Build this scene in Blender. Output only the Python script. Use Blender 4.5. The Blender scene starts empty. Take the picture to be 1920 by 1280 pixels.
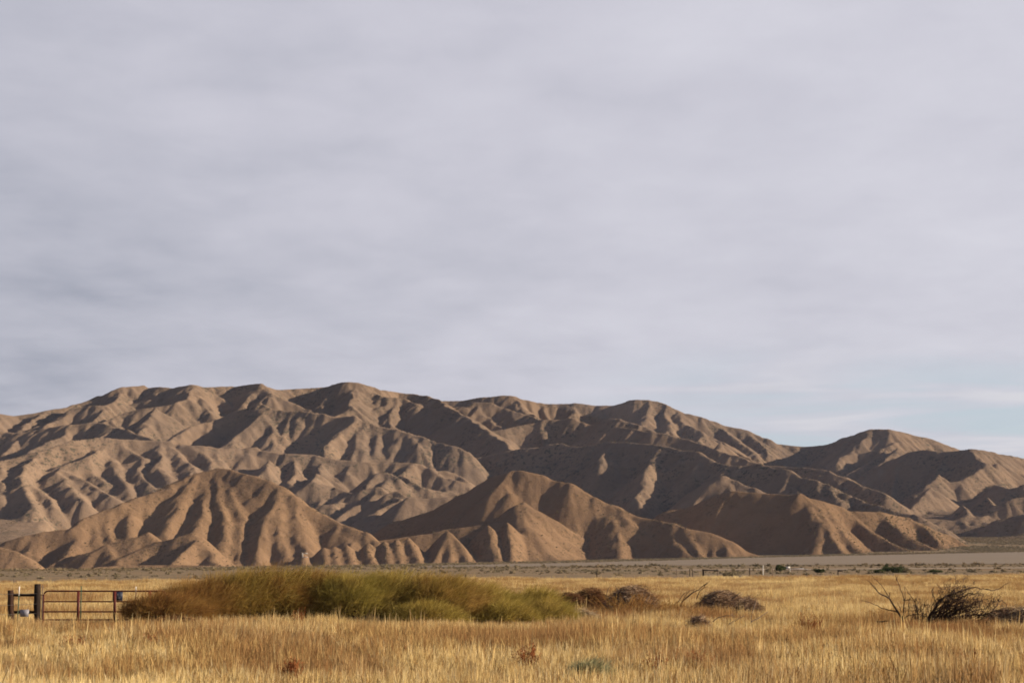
import bpy, math
import numpy as np
from mathutils import Vector

sc = bpy.context.scene
C = sc.collection
rng = np.random.default_rng(7)

# ------------------------------------------------------------------ camera
F = 3733.0                       # focal length in photo pixels (1920 wide)
HY = 1062.0                      # row of the eye level in the photo
PITCH = math.atan((HY - 640.0) / F)
EYE = 2.15                       # metres above the field
camd = bpy.data.cameras.new('camera')
cam = bpy.data.objects.new('camera', camd)
C.objects.link(cam)
camd.sensor_width = 36.0
camd.lens = F / 1920.0 * 36.0
camd.clip_start = 0.5
camd.clip_end = 30000.0
cam.location = (0, 0, 0)         # the eye is the origin, the field lies at z = -EYE
cam.rotation_euler = (math.pi / 2 + PITCH, 0, 0)
sc.camera = cam

# ------------------------------------------------------------------ exposure
sc.view_settings.view_transform = 'Standard'
sc.view_settings.look = 'None'
sc.view_settings.exposure = 0.80
sc.view_settings.gamma = 1.0
sc.cycles.max_bounces = 4
sc.cycles.diffuse_bounces = 1
sc.cycles.transparent_max_bounces = 4
sc.cycles.volume_bounces = 0
sc.cycles.use_denoising = True
sc.cycles.filter_width = 1.8

# ------------------------------------------------------------------ sky and sun
SUN_AZ = math.radians(94.5)      # clockwise from the view direction: to the right, a little behind us
SUN_EL = math.radians(17.5)
SKY = 0.0667


class NT:
    """tiny helper for node trees"""
    def __init__(self, tree):
        self.t = tree
        tree.nodes.clear()

    def n(self, kind, **kw):
        nd = self.t.nodes.new(kind)
        for k, v in kw.items():
            if k.startswith('i_'):
                nd.inputs[k[2:].replace('_', ' ')].default_value = v
            else:
                setattr(nd, k, v)
        return nd

    def l(self, a, b):
        self.t.links.new(a, b)

    def math(self, op, a, b=None, clamp=False):
        m = self.n('ShaderNodeMath', operation=op, use_clamp=clamp)
        for i, v in enumerate((a, b)):
            if v is None:
                continue
            if isinstance(v, (int, float)):
                m.inputs[i].default_value = v
            else:
                self.l(v, m.inputs[i])
        return m.outputs[0]

    def mix(self, f, a, b):
        m = self.n('ShaderNodeMix', data_type='RGBA')
        for s, v in ((m.inputs[0], f), (m.inputs[6], a), (m.inputs[7], b)):
            if isinstance(v, (int, float)):
                s.default_value = v
            elif isinstance(v, (tuple, list)):
                s.default_value = (*v[:3], 1)
            else:
                self.l(v, s)
        return m.outputs[2]

    def ramp(self, f, stops):
        r = self.n('ShaderNodeValToRGB')
        el = r.color_ramp.elements
        while len(el) < len(stops):
            el.new(0.5)
        for e, (p, c) in zip(el, stops):
            e.position = p
            e.color = (*c, 1) if len(c) == 3 else c
        self.l(f, r.inputs[0])
        return r.outputs[0]

    def smooth(self, v, lo, hi):
        m = self.n('ShaderNodeMapRange', interpolation_type='SMOOTHSTEP')
        self.l(v, m.inputs[0])
        m.inputs[1].default_value = lo
        m.inputs[2].default_value = hi
        return m.outputs[0]

    def noise(self, vec, scale, detail=4.0, rough=0.55, dist=0.0, dim='3D'):
        nn = self.n('ShaderNodeTexNoise', noise_dimensions=dim)
        if vec is not None:
            self.l(vec, nn.inputs['Vector'])
        nn.inputs['Scale'].default_value = scale
        nn.inputs['Detail'].default_value = detail
        nn.inputs['Roughness'].default_value = rough
        nn.inputs['Distortion'].default_value = dist
        return nn.outputs['Fac']

    def mapping(self, vec, scale=(1, 1, 1), loc=(0, 0, 0), rot=(0, 0, 0)):
        m = self.n('ShaderNodeMapping')
        self.l(vec, m.inputs[0])
        m.inputs[1].default_value = loc
        m.inputs[2].default_value = rot
        m.inputs[3].default_value = scale
        return m.outputs[0]


world = bpy.data.worlds.new('World')
sc.world = world
world.use_nodes = True
W = NT(world.node_tree)
tc = W.n('ShaderNodeTexCoord')
sky = W.n('ShaderNodeTexSky')
sky.sky_type = 'NISHITA'
sky.sun_disc = False
sky.sun_elevation = SUN_EL
sky.sun_rotation = SUN_AZ
sky.air_density = 1.0
sky.dust_density = 1.5
sep = W.n('ShaderNodeSeparateXYZ')
W.l(tc.outputs['Generated'], sep.inputs[0])
dx, dy, dz = sep.outputs
zc = W.math('ADD', W.math('MAXIMUM', dz, 0.0), 0.13)
pu = W.math('DIVIDE', dx, zc)
pv = W.math('DIVIDE', dy, zc)
cmb = W.n('ShaderNodeCombineXYZ')
W.l(pu, cmb.inputs[0]); W.l(pv, cmb.inputs[1])
P = cmb.outputs[0]                                   # point on a flat cloud deck overhead
big = W.noise(W.mapping(P, (1.0, 0.9, 1), (3.1, 0.4, 0)), 1.0, 3.0, 0.5)
mid = W.noise(W.mapping(P, (3.2, 2.7, 1), (1.0, 5.0, 0), (0, 0, 0.12)), 1.0, 5.0, 0.50, 0.25)
fine = W.noise(W.mapping(P, (8.5, 7.0, 1), (7.0, 2.0, 0), (0, 0, -0.15)), 1.0, 5.0, 0.55, 0.2)
az = W.math('DIVIDE', dx, W.math('MAXIMUM', dy, 0.05))      # left - right
val = W.math('ADD', W.math('MULTIPLY', W.math('SUBTRACT', big, 0.5), 0.34),
             W.math('MULTIPLY', W.math('SUBTRACT', mid, 0.5), 0.52))
val = W.math('ADD', val, W.math('MULTIPLY', W.math('SUBTRACT', fine, 0.5), 0.24))
val = W.math('ADD', val, 0.60)
val = W.math('ADD', val, W.math('MULTIPLY', W.math('MINIMUM', W.math('MAXIMUM', az, -0.6), 0.6), 0.60))
low = W.math('SUBTRACT', 1.0, W.smooth(dz, 0.06, 0.20))
left = W.math('SUBTRACT', 1.0, W.smooth(az, -0.26, -0.06))
val = W.math('SUBTRACT', val, W.math('MULTIPLY', W.math('MULTIPLY', low, left), 0.14))
high = W.smooth(dz, 0.15, 0.28)
val = W.math('ADD', val, W.math('MULTIPLY', high, 0.06))
cloud = W.ramp(val, [(0.10, (2.7, 2.85, 3.5)), (0.36, (4.15, 4.16, 4.8)), (0.62, (5.2, 5.1, 5.75)), (0.95, (6.15, 6.05, 6.65))])
# thinner cloud towards the right-hand horizon: pale blue shows through in streaks
hc = W.n('ShaderNodeCombineXYZ')
W.l(W.math('MULTIPLY', az, 4.0), hc.inputs[0]); W.l(W.math('MULTIPLY', dz, 46.0), hc.inputs[1])
gapn = W.noise(hc.outputs[0], 1.0, 5.0, 0.55, 0.6)
thin = W.math('MULTIPLY', W.smooth(az, 0.00, 0.14), W.math('SUBTRACT', 1.0, W.smooth(dz, 0.075, 0.118)))
gap = W.math('MULTIPLY', thin, W.smooth(gapn, 0.38, 0.56))
wisp = W.math('MULTIPLY', thin, W.math('SUBTRACT', 1.0, W.smooth(gapn, 0.34, 0.46)))
cloud = W.mix(W.math('MULTIPLY', wisp, 0.75), cloud, (6.3, 6.25, 6.5))
paleblue = W.mix(0.85, sky.outputs[0], (4.9, 5.6, 6.35))
colr = W.mix(W.math('MULTIPLY', gap, 0.95), cloud, paleblue)
colr = W.mix(0.05, colr, sky.outputs[0])
# unseen sky overhead, dimmed and blued to deepen and cool the hill shadows
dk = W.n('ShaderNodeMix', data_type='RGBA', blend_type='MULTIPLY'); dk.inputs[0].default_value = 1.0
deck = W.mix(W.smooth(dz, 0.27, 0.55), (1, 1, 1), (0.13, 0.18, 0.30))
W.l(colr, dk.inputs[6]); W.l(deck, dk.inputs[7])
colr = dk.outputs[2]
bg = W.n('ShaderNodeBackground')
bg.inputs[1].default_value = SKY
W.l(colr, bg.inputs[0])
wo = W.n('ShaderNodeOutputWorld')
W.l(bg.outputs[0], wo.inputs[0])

sund = bpy.data.lights.new('sun', 'SUN')
sund.energy = 5.0
sund.angle = math.radians(0.6)
sund.color = (1.0, 0.83, 0.63)
sun = bpy.data.objects.new('sun', sund)
C.objects.link(sun)
sdir = Vector((math.sin(SUN_AZ) * math.cos(SUN_EL), math.cos(SUN_AZ) * math.cos(SUN_EL), math.sin(SUN_EL)))
sun.rotation_euler = sdir.to_track_quat('Z', 'Y').to_euler()
sun.location = (60, -40, 60)

# ------------------------------------------------------------------ helpers
def pt(px, py, D):
    """the point at forward distance D seen at a photo pixel"""
    u = (px - 960.0) / F
    v = (640.0 - py) / F
    t = D / (math.cos(PITCH) - v * math.sin(PITCH))
    return np.array((u * t, D, (math.sin(PITCH) + v * math.cos(PITCH)) * t))


def gz(x, y):
    """height of the valley floor"""
    x = np.clip(np.asarray(x, float), -750, 750)
    y = np.asarray(y, float)
    r = np.maximum(0, np.minimum(y, 2900) - 200.0)
    z = -EYE + r * (0.0038 + 1.35e-5 * x)
    return z + np.maximum(0, np.minimum(y, 2900) - 1950) * 0.02


def edge_y(x):
    """far edge of the grass field"""
    return 272.0 + 0.55 * np.asarray(x)


def link(name, me, mat=None, parent=None, smooth=False):
    o = bpy.data.objects.new(name, me)
    C.objects.link(o)
    if mat is not None:
        me.materials.append(mat)
    if parent is not None:
        o.parent = parent
    if smooth:
        me.polygons.foreach_set('use_smooth', np.ones(len(me.polygons), bool))
    return o


def tag(o, label=None, cat=None, group=None, kind=None):
    if label: o['label'] = label
    if cat: o['category'] = cat
    if group: o['group'] = group
    if kind: o['kind'] = kind
    return o


def thing(name, label, cat, loc, group=None):
    o = bpy.data.objects.new(name, None)
    o.empty_display_size = 0.2
    C.objects.link(o)
    o.location = loc
    return tag(o, label, cat, group)


def mesh_np(name, verts, faces, attrs=None):
    """verts (N,3), faces (M,3|4) -> mesh"""
    me = bpy.data.meshes.new(name)
    verts = np.asarray(verts, np.float32)
    faces = np.asarray(faces, np.int32)
    k = faces.shape[1]
    me.vertices.add(len(verts))
    me.vertices.foreach_set('co', verts.ravel())
    me.loops.add(faces.size)
    me.loops.foreach_set('vertex_index', faces.ravel())
    me.polygons.add(len(faces))
    me.polygons.foreach_set('loop_start', np.arange(len(faces), dtype=np.int32) * k)
    me.update(calc_edges=True)
    for nm, a in (attrs or {}).items():
        at = me.attributes.new(nm, 'FLOAT', 'POINT')
        at.data.foreach_set('value', np.asarray(a, np.float32))
    me.validate()
    return me


def ribbons(pts, wid, tint=None, rg=rng):
    """flat blades: pts (N,K,3), wid (N,K)"""
    N, K, _ = pts.shape
    d = pts[:, -1] - pts[:, 0]
    r = rg.normal(size=(N, 3)); r[:, 2] *= 0.3
    s = np.cross(d, r); s /= np.linalg.norm(s, axis=1, keepdims=True) + 1e-9
    off = s[:, None, :] * wid[:, :, None] * 0.5
    V = np.stack((pts - off, pts + off), 2).reshape(-1, 3)
    b = (np.arange(N)[:, None] * K + np.arange(K - 1)[None]) * 2
    f = np.stack((b, b + 1, b + 3, b + 2), -1).reshape(-1, 4)
    t = np.repeat(np.zeros(N) if tint is None else tint, K * 2)
    return V, f, t


def tubes(pts, rad, tint=None, sides=4):
    """tapering tubes: pts (N,K,3), rad (N,K)"""
    N, K, _ = pts.shape
    tg = np.gradient(pts, axis=1)
    tg /= np.linalg.norm(tg, axis=2, keepdims=True) + 1e-9
    ref = np.where(np.abs(tg[..., 2:3]) > 0.9, np.array((1.0, 0, 0)), np.array((0, 0, 1.0)))
    a = np.cross(tg, ref); a /= np.linalg.norm(a, axis=2, keepdims=True) + 1e-9
    b = np.cross(tg, a)
    an = np.arange(sides) * 2 * math.pi / sides
    V = (pts[:, :, None] + rad[:, :, None, None] * (a[:, :, None] * np.cos(an)[:, None] + b[:, :, None] * np.sin(an)[:, None]))
    V = V.reshape(-1, 3)
    base = (np.arange(N)[:, None, None] * K + np.arange(K - 1)[None, :, None]) * sides
    i = np.arange(sides)[None, None]; j = (i + 1) % sides
    f = np.stack((base + i, base + j, base + sides + j, base + sides + i), -1).reshape(-1, 4)
    t = np.repeat(np.zeros(N) if tint is None else tint, K * sides)
    # end caps
    if sides == 4:
        c0 = (np.arange(N) * K * sides)[:, None] + np.array((3, 2, 1, 0))
        c1 = (np.arange(N) * K * sides + (K - 1) * sides)[:, None] + np.array((0, 1, 2, 3))
        f = np.concatenate((f, c0, c1))
    return V, f, t


def join(parts):
    V, Fc, T, o = [], [], [], 0
    for v, f, t in parts:
        V.append(v); Fc.append(f + o); T.append(t); o += len(v)
    return np.concatenate(V), np.concatenate(Fc), np.concatenate(T)


def build(name, part, mat, parent=None, smooth=False, origin=None):
    v, f, t = part
    if origin is not None:
        v = v - np.asarray(origin)
    o = link(name, mesh_np(name, v, f, {'tint': t}), mat, parent, smooth)
    if origin is not None and parent is None:
        o.location = origin
    return o


def box(c, s, rz=0.0, taper=1.0):
    """box centred at c with full size s"""
    x, y, z = np.asarray(s) / 2.0
    v = np.array([(-x, -y, -z), (x, -y, -z), (x, y, -z), (-x, y, -z),
                  (-x * taper, -y * taper, z), (x * taper, -y * taper, z), (x * taper, y * taper, z), (-x * taper, y * taper, z)])
    cr, sr = math.cos(rz), math.sin(rz)
    v = np.stack((v[:, 0] * cr - v[:, 1] * sr, v[:, 0] * sr + v[:, 1] * cr, v[:, 2]), 1) + np.asarray(c)
    f = np.array([(3, 2, 1, 0), (4, 5, 6, 7), (0, 1, 5, 4), (1, 2, 6, 5), (2, 3, 6, 4), (3, 0, 4, 7)])
    return v, f, np.zeros(8)


def rod(a, b, r0, r1=None, sides=8, bend=None):
    K = 5
    t = np.linspace(0, 1, K)[:, None]
    p = np.asarray(a) * (1 - t) + np.asarray(b) * t
    if bend is not None:
        p = p + np.asarray(bend) * (4 * t * (1 - t))
    r = np.linspace(r0, r0 if r1 is None else r1, K)
    return tubes(p[None], r[None], None, sides)


# ------------------------------------------------------------------ materials
def veg_mat(name, stops, patch=None, patch_scale=0.12, transl=0.25, rough=0.8, patch_amt=0.6):
    """vegetation: colour by strand, with patches of another tone through the stand"""
    m = bpy.data.materials.new(name); m.use_nodes = True
    t = NT(m.node_tree)
    at = t.n('ShaderNodeAttribute', attribute_name='tint')
    geo = t.n('ShaderNodeNewGeometry')
    col = t.ramp(at.outputs['Fac'], stops)
    if patch:
        nz = t.noise(t.mapping(geo.outputs['Position'], (1, 0.45, 1)), patch_scale, 4.0, 0.6)
        k = t.smooth(nz, 0.42, 0.66)
        col = t.mix(t.math('MULTIPLY', k, patch_amt), col, patch)
    d = t.n('ShaderNodeBsdfDiffuse'); t.l(col, d.inputs[0])
    tr = t.n('ShaderNodeBsdfTranslucent'); t.l(col, tr.inputs[0])
    mx = t.n('ShaderNodeMixShader'); mx.inputs[0].default_value = transl
    t.l(d.outputs[0], mx.inputs[1]); t.l(tr.outputs[0], mx.inputs[2])
    out = t.n('ShaderNodeOutputMaterial'); t.l(mx.outputs[0], out.inputs[0])
    return m


def solid_mat(name, c1, c2, scale=6.0, rough=0.8, metal=0.0, stretch=(1, 1, 1), bump=0.3):
    m = bpy.data.materials.new(name); m.use_nodes = True
    t = NT(m.node_tree)
    tcn = t.n('ShaderNodeTexCoord')
    v = t.mapping(tcn.outputs['Object'], stretch)
    nz = t.noise(v, scale, 6.0, 0.65)
    col = t.ramp(nz, [(0.32, c1), (0.68, c2)])
    b = t.n('ShaderNodeBsdfPrincipled')
    t.l(col, b.inputs['Base Color'])
    b.inputs['Roughness'].default_value = rough
    b.inputs['Metallic'].default_value = metal
    b.inputs['Specular IOR Level'].default_value = 0.25
    bp = t.n('ShaderNodeBump'); bp.inputs['Strength'].default_value = bump; bp.inputs['Distance'].default_value = 0.02
    t.l(nz, bp.inputs['Height']); t.l(bp.outputs[0], b.inputs['Normal'])
    out = t.n('ShaderNodeOutputMaterial'); t.l(b.outputs[0], out.inputs[0])
    return m


def hill_mat(name, soil, soil2, scrub, scrub_amt, dot_scale):
    m = bpy.data.materials.new(name); m.use_nodes = True
    t = NT(m.node_tree)
    geo = t.n('ShaderNodeNewGeometry')
    p = geo.outputs['Position']
    big = t.noise(p, 0.006, 5.0, 0.6)
    med = t.noise(p, 0.05, 5.0, 0.65)
    col = t.mix(t.smooth(big, 0.35, 0.65), soil, soil2)
    col = t.mix(t.math('MULTIPLY', t.smooth(med, 0.42, 0.68), 0.55), col, [c * 0.72 for c in soil])
    # grey-green scrub: small irregular plants, denser in patches
    dots = t.noise(p, dot_scale, 3.0, 0.75)
    cover = t.noise(p, 0.011, 4.0, 0.6)
    k = t.math('MULTIPLY', t.smooth(dots, 0.53, 0.61), t.smooth(cover, 0.40, 0.62))
    col = t.mix(t.math('MULTIPLY', k, scrub_amt), col, scrub)
    d = t.n('ShaderNodeBsdfDiffuse'); d.inputs['Roughness'].default_value = 0.6
    t.l(col, d.inputs[0])
    h = t.math('ADD', t.math('MULTIPLY', t.noise(p, 0.20, 7.0, 0.72), 2.6), t.math('MULTIPLY', k, 0.7))
    bp = t.n('ShaderNodeBump'); bp.inputs['Strength'].default_value = 0.55; bp.inputs['Distance'].default_value = 1.0
    t.l(h, bp.inputs['Height']); t.l(bp.outputs[0], d.inputs['Normal'])
    out = t.n('ShaderNodeOutputMaterial'); t.l(d.outputs[0], out.inputs[0])
    return m


# ------------------------------------------------------------------ hills
def smax(a, b, k):
    h = np.clip(0.5 + 0.5 * (a - b) / k, 0, 1)
    return b * (1 - h) + a * h + k * h * (1 - h)


def blur(h, n=1):
    for _ in range(n):
        p = np.pad(h, 1, mode='edge')
        h = (p[:-2, 1:-1] + 2 * p[1:-1, 1:-1] + p[2:, 1:-1]) / 4
        p = np.pad(h, 1, mode='edge')
        h = (p[1:-1, :-2] + 2 * p[1:-1, 1:-1] + p[1:-1, 2:]) / 4
    return h


def vnoise(x, y, s, seed):
    """smooth value noise"""
    rg = np.random.default_rng(seed)
    tab = rg.random((256, 256)) * 2 - 1
    u = x / s; v = y / s
    i = np.floor(u).astype(int); j = np.floor(v).astype(int)
    a = u - i; b = v - j
    a = a * a * (3 - 2 * a); b = b * b * (3 - 2 * b)
    g = lambda ii, jj: tab[ii & 255, jj & 255]
    return (g(i, j) * (1 - a) + g(i + 1, j) * a) * (1 - b) + (g(i, j + 1) * (1 - a) + g(i + 1, j + 1) * a) * b


def gullies(X, Y, h, lam, amp, step, seed, rate=(0.12, 0.5)):
    """carve ravines that run down the slope: oriented ripples whose crests follow the fall line"""
    rg = np.random.default_rng(seed)
    tab = rg.random((128, 128, 3))
    gy, gx = np.gradient(blur(h, 2), step)
    sl = np.hypot(gx, gy) + 1e-6
    px, py = -gy / sl, gx / sl                       # along the contour
    cs = lam * 1.6
    ci = np.floor(X / cs).astype(int); cj = np.floor(Y / cs).astype(int)
    num = np.zeros_like(h); den = np.zeros_like(h) + 1e-6
    for di in (-1, 0, 1):
        for dj in (-1, 0, 1):
            r = tab[(ci + di) & 127, (cj + dj) & 127]
            vx = X - (ci + di + 0.15 + 0.7 * r[..., 0]) * cs
            vy = Y - (cj + dj + 0.15 + 0.7 * r[..., 1]) * cs
            w = np.exp(-2.2 * (vx * vx + vy * vy) / (cs * cs))
            ph = (vx * px + vy * py) * (2 * math.pi / lam) + r[..., 2] * 1.5
            num += w * np.cos(ph); den += w
    s = np.clip(num / den * 1.4, -1, 1)
    k = np.clip((sl - rate[0]) / (rate[1] - rate[0]), 0, 1)
    k = k * k * (3 - 2 * k)
    carve = 1 - np.sqrt(np.clip((1 + s) * 0.5, 0, 1))      # rounded ribs, sharp ravines
    return h - amp * lam * k * carve


class Hills:
    def __init__(self, x0, x1, y0, y1, step):
        self.step = step
        self.ease = 0.80
        self.rib, self.pitch = 0.30, 24.0
        self.tab = np.random.default_rng(99).random(1024) * 2 - 1
        self.xs = np.arange(x0, x1 + step, step)
        self.ys = np.arange(y0, y1 + step, step)
        self.X, self.Y = np.meshgrid(self.xs, self.ys)
        self.h = np.full(self.X.shape, -200.0)
        # wander of the ridge lines so that nothing is ruled
        self.wx = vnoise(self.X, self.Y, 60, 3) * 7 + vnoise(self.X, self.Y, 23, 4) * 3
        self.wy = vnoise(self.X, self.Y, 60, 5) * 7 + vnoise(self.X, self.Y, 23, 6) * 3

    def wave(self, u):
        i = np.floor(u).astype(int); f = u - i
        f = f * f * (3 - 2 * f)
        return self.tab[i & 1023] * (1 - f) + self.tab[(i + 1) & 1023] * f

    def ridge3(self, P, slope=0.66, r=7.0, k=4.0, reach=None):
        slope *= 1.32
        P = np.asarray(P)
        zmax = P[:, 2].max()
        R = reach or min(420.0, max(60.0, (P[:, 2].max() - P[:, 2].min()) / slope + 190.0))
        i0, i1 = np.searchsorted(self.xs, (P[:, 0].min() - R, P[:, 0].max() + R))
        j0, j1 = np.searchsorted(self.ys, (P[:, 1].min() - R, P[:, 1].max() + R))
        if i1 - i0 < 2 or j1 - j0 < 2:
            return
        wk = min(1.0, r / 7.0)
        X = self.X[j0:j1, i0:i1] + self.wx[j0:j1, i0:i1] * wk
        Y = self.Y[j0:j1, i0:i1] + self.wy[j0:j1, i0:i1] * wk
        best = np.full(X.shape, -1e9)
        run = 1000.0 * float(P[0, 0] % 7)
        for a, b in zip(P[:-1], P[1:]):
            ex, ey = b[0] - a[0], b[1] - a[1]
            L = ex * ex + ey * ey + 1e-9
            t = np.clip(((X - a[0]) * ex + (Y - a[1]) * ey) / L, 0, 1)
            d = np.hypot(X - a[0] - t * ex, Y - a[1] - t * ey)
            arc = run + t * math.sqrt(L)                # ravines spaced along the crest, running straight down the flank
            side = np.where((X - a[0]) * ey - (Y - a[1]) * ex > 0, 0.0, 500.0)
            rib = 1.0 + self.rib * (np.abs(self.wave((arc + side) / self.pitch)) * 1.3 - 0.45 + 0.45 * self.wave((arc + side) / (self.pitch * 0.43)))
            z = a[2] + t * (b[2] - a[2]) - slope * rib * (np.sqrt(d * d + r * r) - r)
            best = np.maximum(best, z)
            run += math.sqrt(L)
        self.h[j0:j1, i0:i1] = smax(self.h[j0:j1, i0:i1], best, k)

    def ridge(self, pts, slope=0.66, r=7.0, k=4.0):
        """crest traced as (photo x, photo y, distance)"""
        self.ridge3([pt(*p) for p in pts], slope, r, k)

    def spur(self, D0, pts, s=0.52, slope=0.66, r=4.0, k=3.0, away=False):
        """a spur leaves the crest at distance D0 and comes towards us as it falls at gradient s"""
        s *= self.ease
        P = [pt(pts[0][0], pts[0][1], D0)]
        for px, py in pts[1:]:
            a = P[-1]; D = a[1]
            lo, hi = (D, D + 900.0) if away else (D - 900.0, D)
            q = pt(px, py, D)
            for _ in range(40):
                m = 0.5 * (lo + hi)
                q = pt(px, py, m)
                run = math.hypot(q[0] - a[0], q[1] - a[1])
                if (a[2] - q[2]) > s * run:          # too steep: go further out
                    lo, hi = ((m, hi) if away else (lo, m))
                else:
                    lo, hi = ((lo, m) if away else (m, hi))
            P.append(q)
        self.ridge3(P, slope, r, k)
        return P


def terrain(name, H, mat):
    ny, nx = H.h.shape
    V = np.stack((H.X, H.Y, H.h), -1).reshape(-1, 3)
    a = (np.arange(ny - 1)[:, None] * nx + np.arange(nx - 1)[None]).ravel()
    f = np.stack((a, a + 1, a + nx + 1, a + nx), 1)
    o = link(name, mesh_np(name, V, f), mat, smooth=True)
    return tag(o, kind='structure')


# ---- the front row of bare hills
A = Hills(-640, 640, 1600, 2330, 2.0)
A.ease = 0.92
A.rib, A.pitch = 0.09, 20.0
# left hill
A.ridge([(-60, 1035, 1880), (5, 1022, 1880), (25, 1012, 1885), (55, 1005, 1890), (85, 997, 1895), (140, 989, 1900), (175, 970, 1925), (210, 954, 1945),
         (237, 942, 1955), (255, 934, 1965), (280, 929, 1975), (325, 907, 1995), (357, 892, 2010), (375, 885, 2015), (410, 876, 2020),
         (435, 879, 2015), (460, 888, 2005), (480, 892, 2000), (505, 901, 1990), (530, 912, 1980), (555, 927, 1970), (585, 947, 1955),
         (610, 961, 1945), (640, 975, 1930), (665, 987, 1920), (690, 997, 1910), (712, 1012, 1900)], 0.70)
A.spur(2010, [(368, 890), (357, 908), (342, 925), (334, 950), (306, 995), (294, 1003)], 0.55)
A.spur(2018, [(385, 885), (388, 925), (376, 962), (358, 997), (330, 1012)], 0.52)
A.spur(2018, [(408, 880), (411, 942), (424, 970), (424, 1010), (418, 1040)], 0.55)
A.spur(1838, [(340, 1003), (357, 999), (374, 1005), (391, 1030), (407, 1056)], 0.45, r=6)
A.spur(1838, [(355, 1000), (300, 1014), (262, 1030), (225, 1046)], 0.40, r=5)
A.spur(1825, [(372, 1010), (340, 1035), (330, 1052)], 0.40)
A.spur(1850, [(272, 996), (250, 1006), (210, 1015), (178, 1030), (134, 1042)], 0.45, r=5)
A.spur(1836, [(195, 1020), (212, 1038), (222, 1050)], 0.45, r=4)
A.spur(2015, [(425, 884), (436, 937), (461, 966), (454, 1000), (452, 1056)], 0.56)
A.spur(2012, [(448, 886), (462, 915), (474, 930)], 0.55)
A.spur(2000, [(436, 935), (470, 948), (483, 957)], 0.4, r=4)
A.spur(1982, [(530, 912), (522, 940), (508, 965), (497, 1000), (486, 1050)], 0.55)
A.spur(1978, [(535, 915), (528, 968), (530, 995), (542, 1040)], 0.58)
A.spur(1965, [(560, 930), (566, 965), (584, 1030)], 0.58, r=7)
A.spur(1940, [(625, 968), (640, 990), (662, 1015)], 0.55, r=6)
A.spur(1948, [(212, 954), (204, 970), (207, 1006)], 0.55)
A.spur(1965, [(257, 935), (250, 965), (242, 998)], 0.58)
A.spur(1915, [(162, 982), (158, 992), (142, 1010), (124, 1032), (98, 1054)], 0.45)
A.spur(1935, [(188, 965), (183, 990), (176, 1012)], 0.55)
A.spur(1898, [(85, 998), (72, 1012), (55, 1030)], 0.5)
A.spur(1905, [(148, 1008), (160, 1022), (172, 1034)], 0.5, r=3)
# knoll at the left edge, nearer
A.ridge([(-80, 1012, 1745), (-30, 1018, 1740), (0, 1026, 1735), (15, 1031, 1730), (40, 1047, 1720), (70, 1066, 1705)], 0.5, 6)
# cut bank along the wash
A.ridge([(185, 1063, 1690), (230, 1060, 1695), (290, 1059, 1700), (345, 1060, 1700), (400, 1061, 1705), (430, 1064, 1705)], 0.42, 5, 2.0)
# centre hill
A.ridge([(705, 1012, 2120), (732, 976, 2110), (780, 962, 2105), (820, 945, 2100), (855, 925, 2095), (890, 907, 2085), (920, 892, 2075),
         (955, 882, 2065), (972, 881, 2060), (992, 885, 2055), (1022, 890, 2050), (1052, 902, 2040), (1077, 905, 2030), (1092, 915, 2025),
         (1115, 930, 2015), (1145, 945, 2005), (1180, 966, 1985), (1200, 970, 1980), (1235, 976, 1965), (1260, 980, 1955), (1295, 992, 1945),
         (1330, 999, 1935), (1370, 1012, 1925), (1412, 1038, 1915)], 0.72)
SP = A.spur(2062, [(950, 884), (938, 905), (953, 922), (985, 938), (1004, 952), (1026, 971), (1046, 993), (1062, 1014), (1088, 1046)], 0.62, 0.70)
A.spur(1985, [(988, 940), (975, 955), (958, 974), (915, 981), (880, 986), (830, 992), (795, 1001), (765, 1006), (712, 1013), (670, 1018),
              (615, 1023), (570, 1033), (530, 1038), (480, 1043)], 0.50, 0.80, 4)
A.spur(1960, [(985, 945), (985, 985), (990, 1052)], 0.60, 0.55, 9)
LR = [(572, 1033, 574, 1056), (612, 1024, 618, 1056), (632, 1022, 640, 1056), (655, 1019, 664, 1057), (693, 1015, 700, 1057), (722, 1012, 732, 1057), (745, 1009, 752, 1057),
      (768, 1006, 787, 1056), (838, 995, 815, 1054), (840, 994, 846, 1054), (843, 993, 882, 1055), (915, 982, 931, 1054), (950, 977, 955, 1052)]
for a, b, c, d in LR:
    Dr = 1815 + (a - 480) / 480 * 85
    A.spur(Dr, [(a, b), ((a + c) / 2, (b + d) / 2 - 2), (c, d)], 0.62, 0.85, 2.5, 2.0)
A.spur(2040, [(1052, 903), (1062, 908), (1074, 926), (1110, 947), (1135, 957), (1140, 968), (1132, 986), (1126, 1015), (1122, 1042)], 0.58, 0.72)
A.spur(1985, [(1140, 966), (1152, 985), (1160, 1010), (1166, 1042)], 0.58)
A.spur(1990, [(1155, 960), (1168, 974), (1200, 991), (1230, 1016), (1257, 1043)], 0.5)
A.spur(1965, [(1238, 978), (1248, 990), (1264, 1012), (1291, 1043)], 0.5, 0.75, 3)
A.spur(1955, [(1268, 983), (1278, 992), (1297, 1016), (1313, 1042)], 0.5, 0.75, 3)
A.spur(1940, [(1325, 998), (1334, 1008), (1338, 1041)], 0.55, 0.75, 3)
A.spur(1930, [(1350, 1005), (1358, 1015), (1366, 1040)], 0.5, 0.7, 3)
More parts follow.
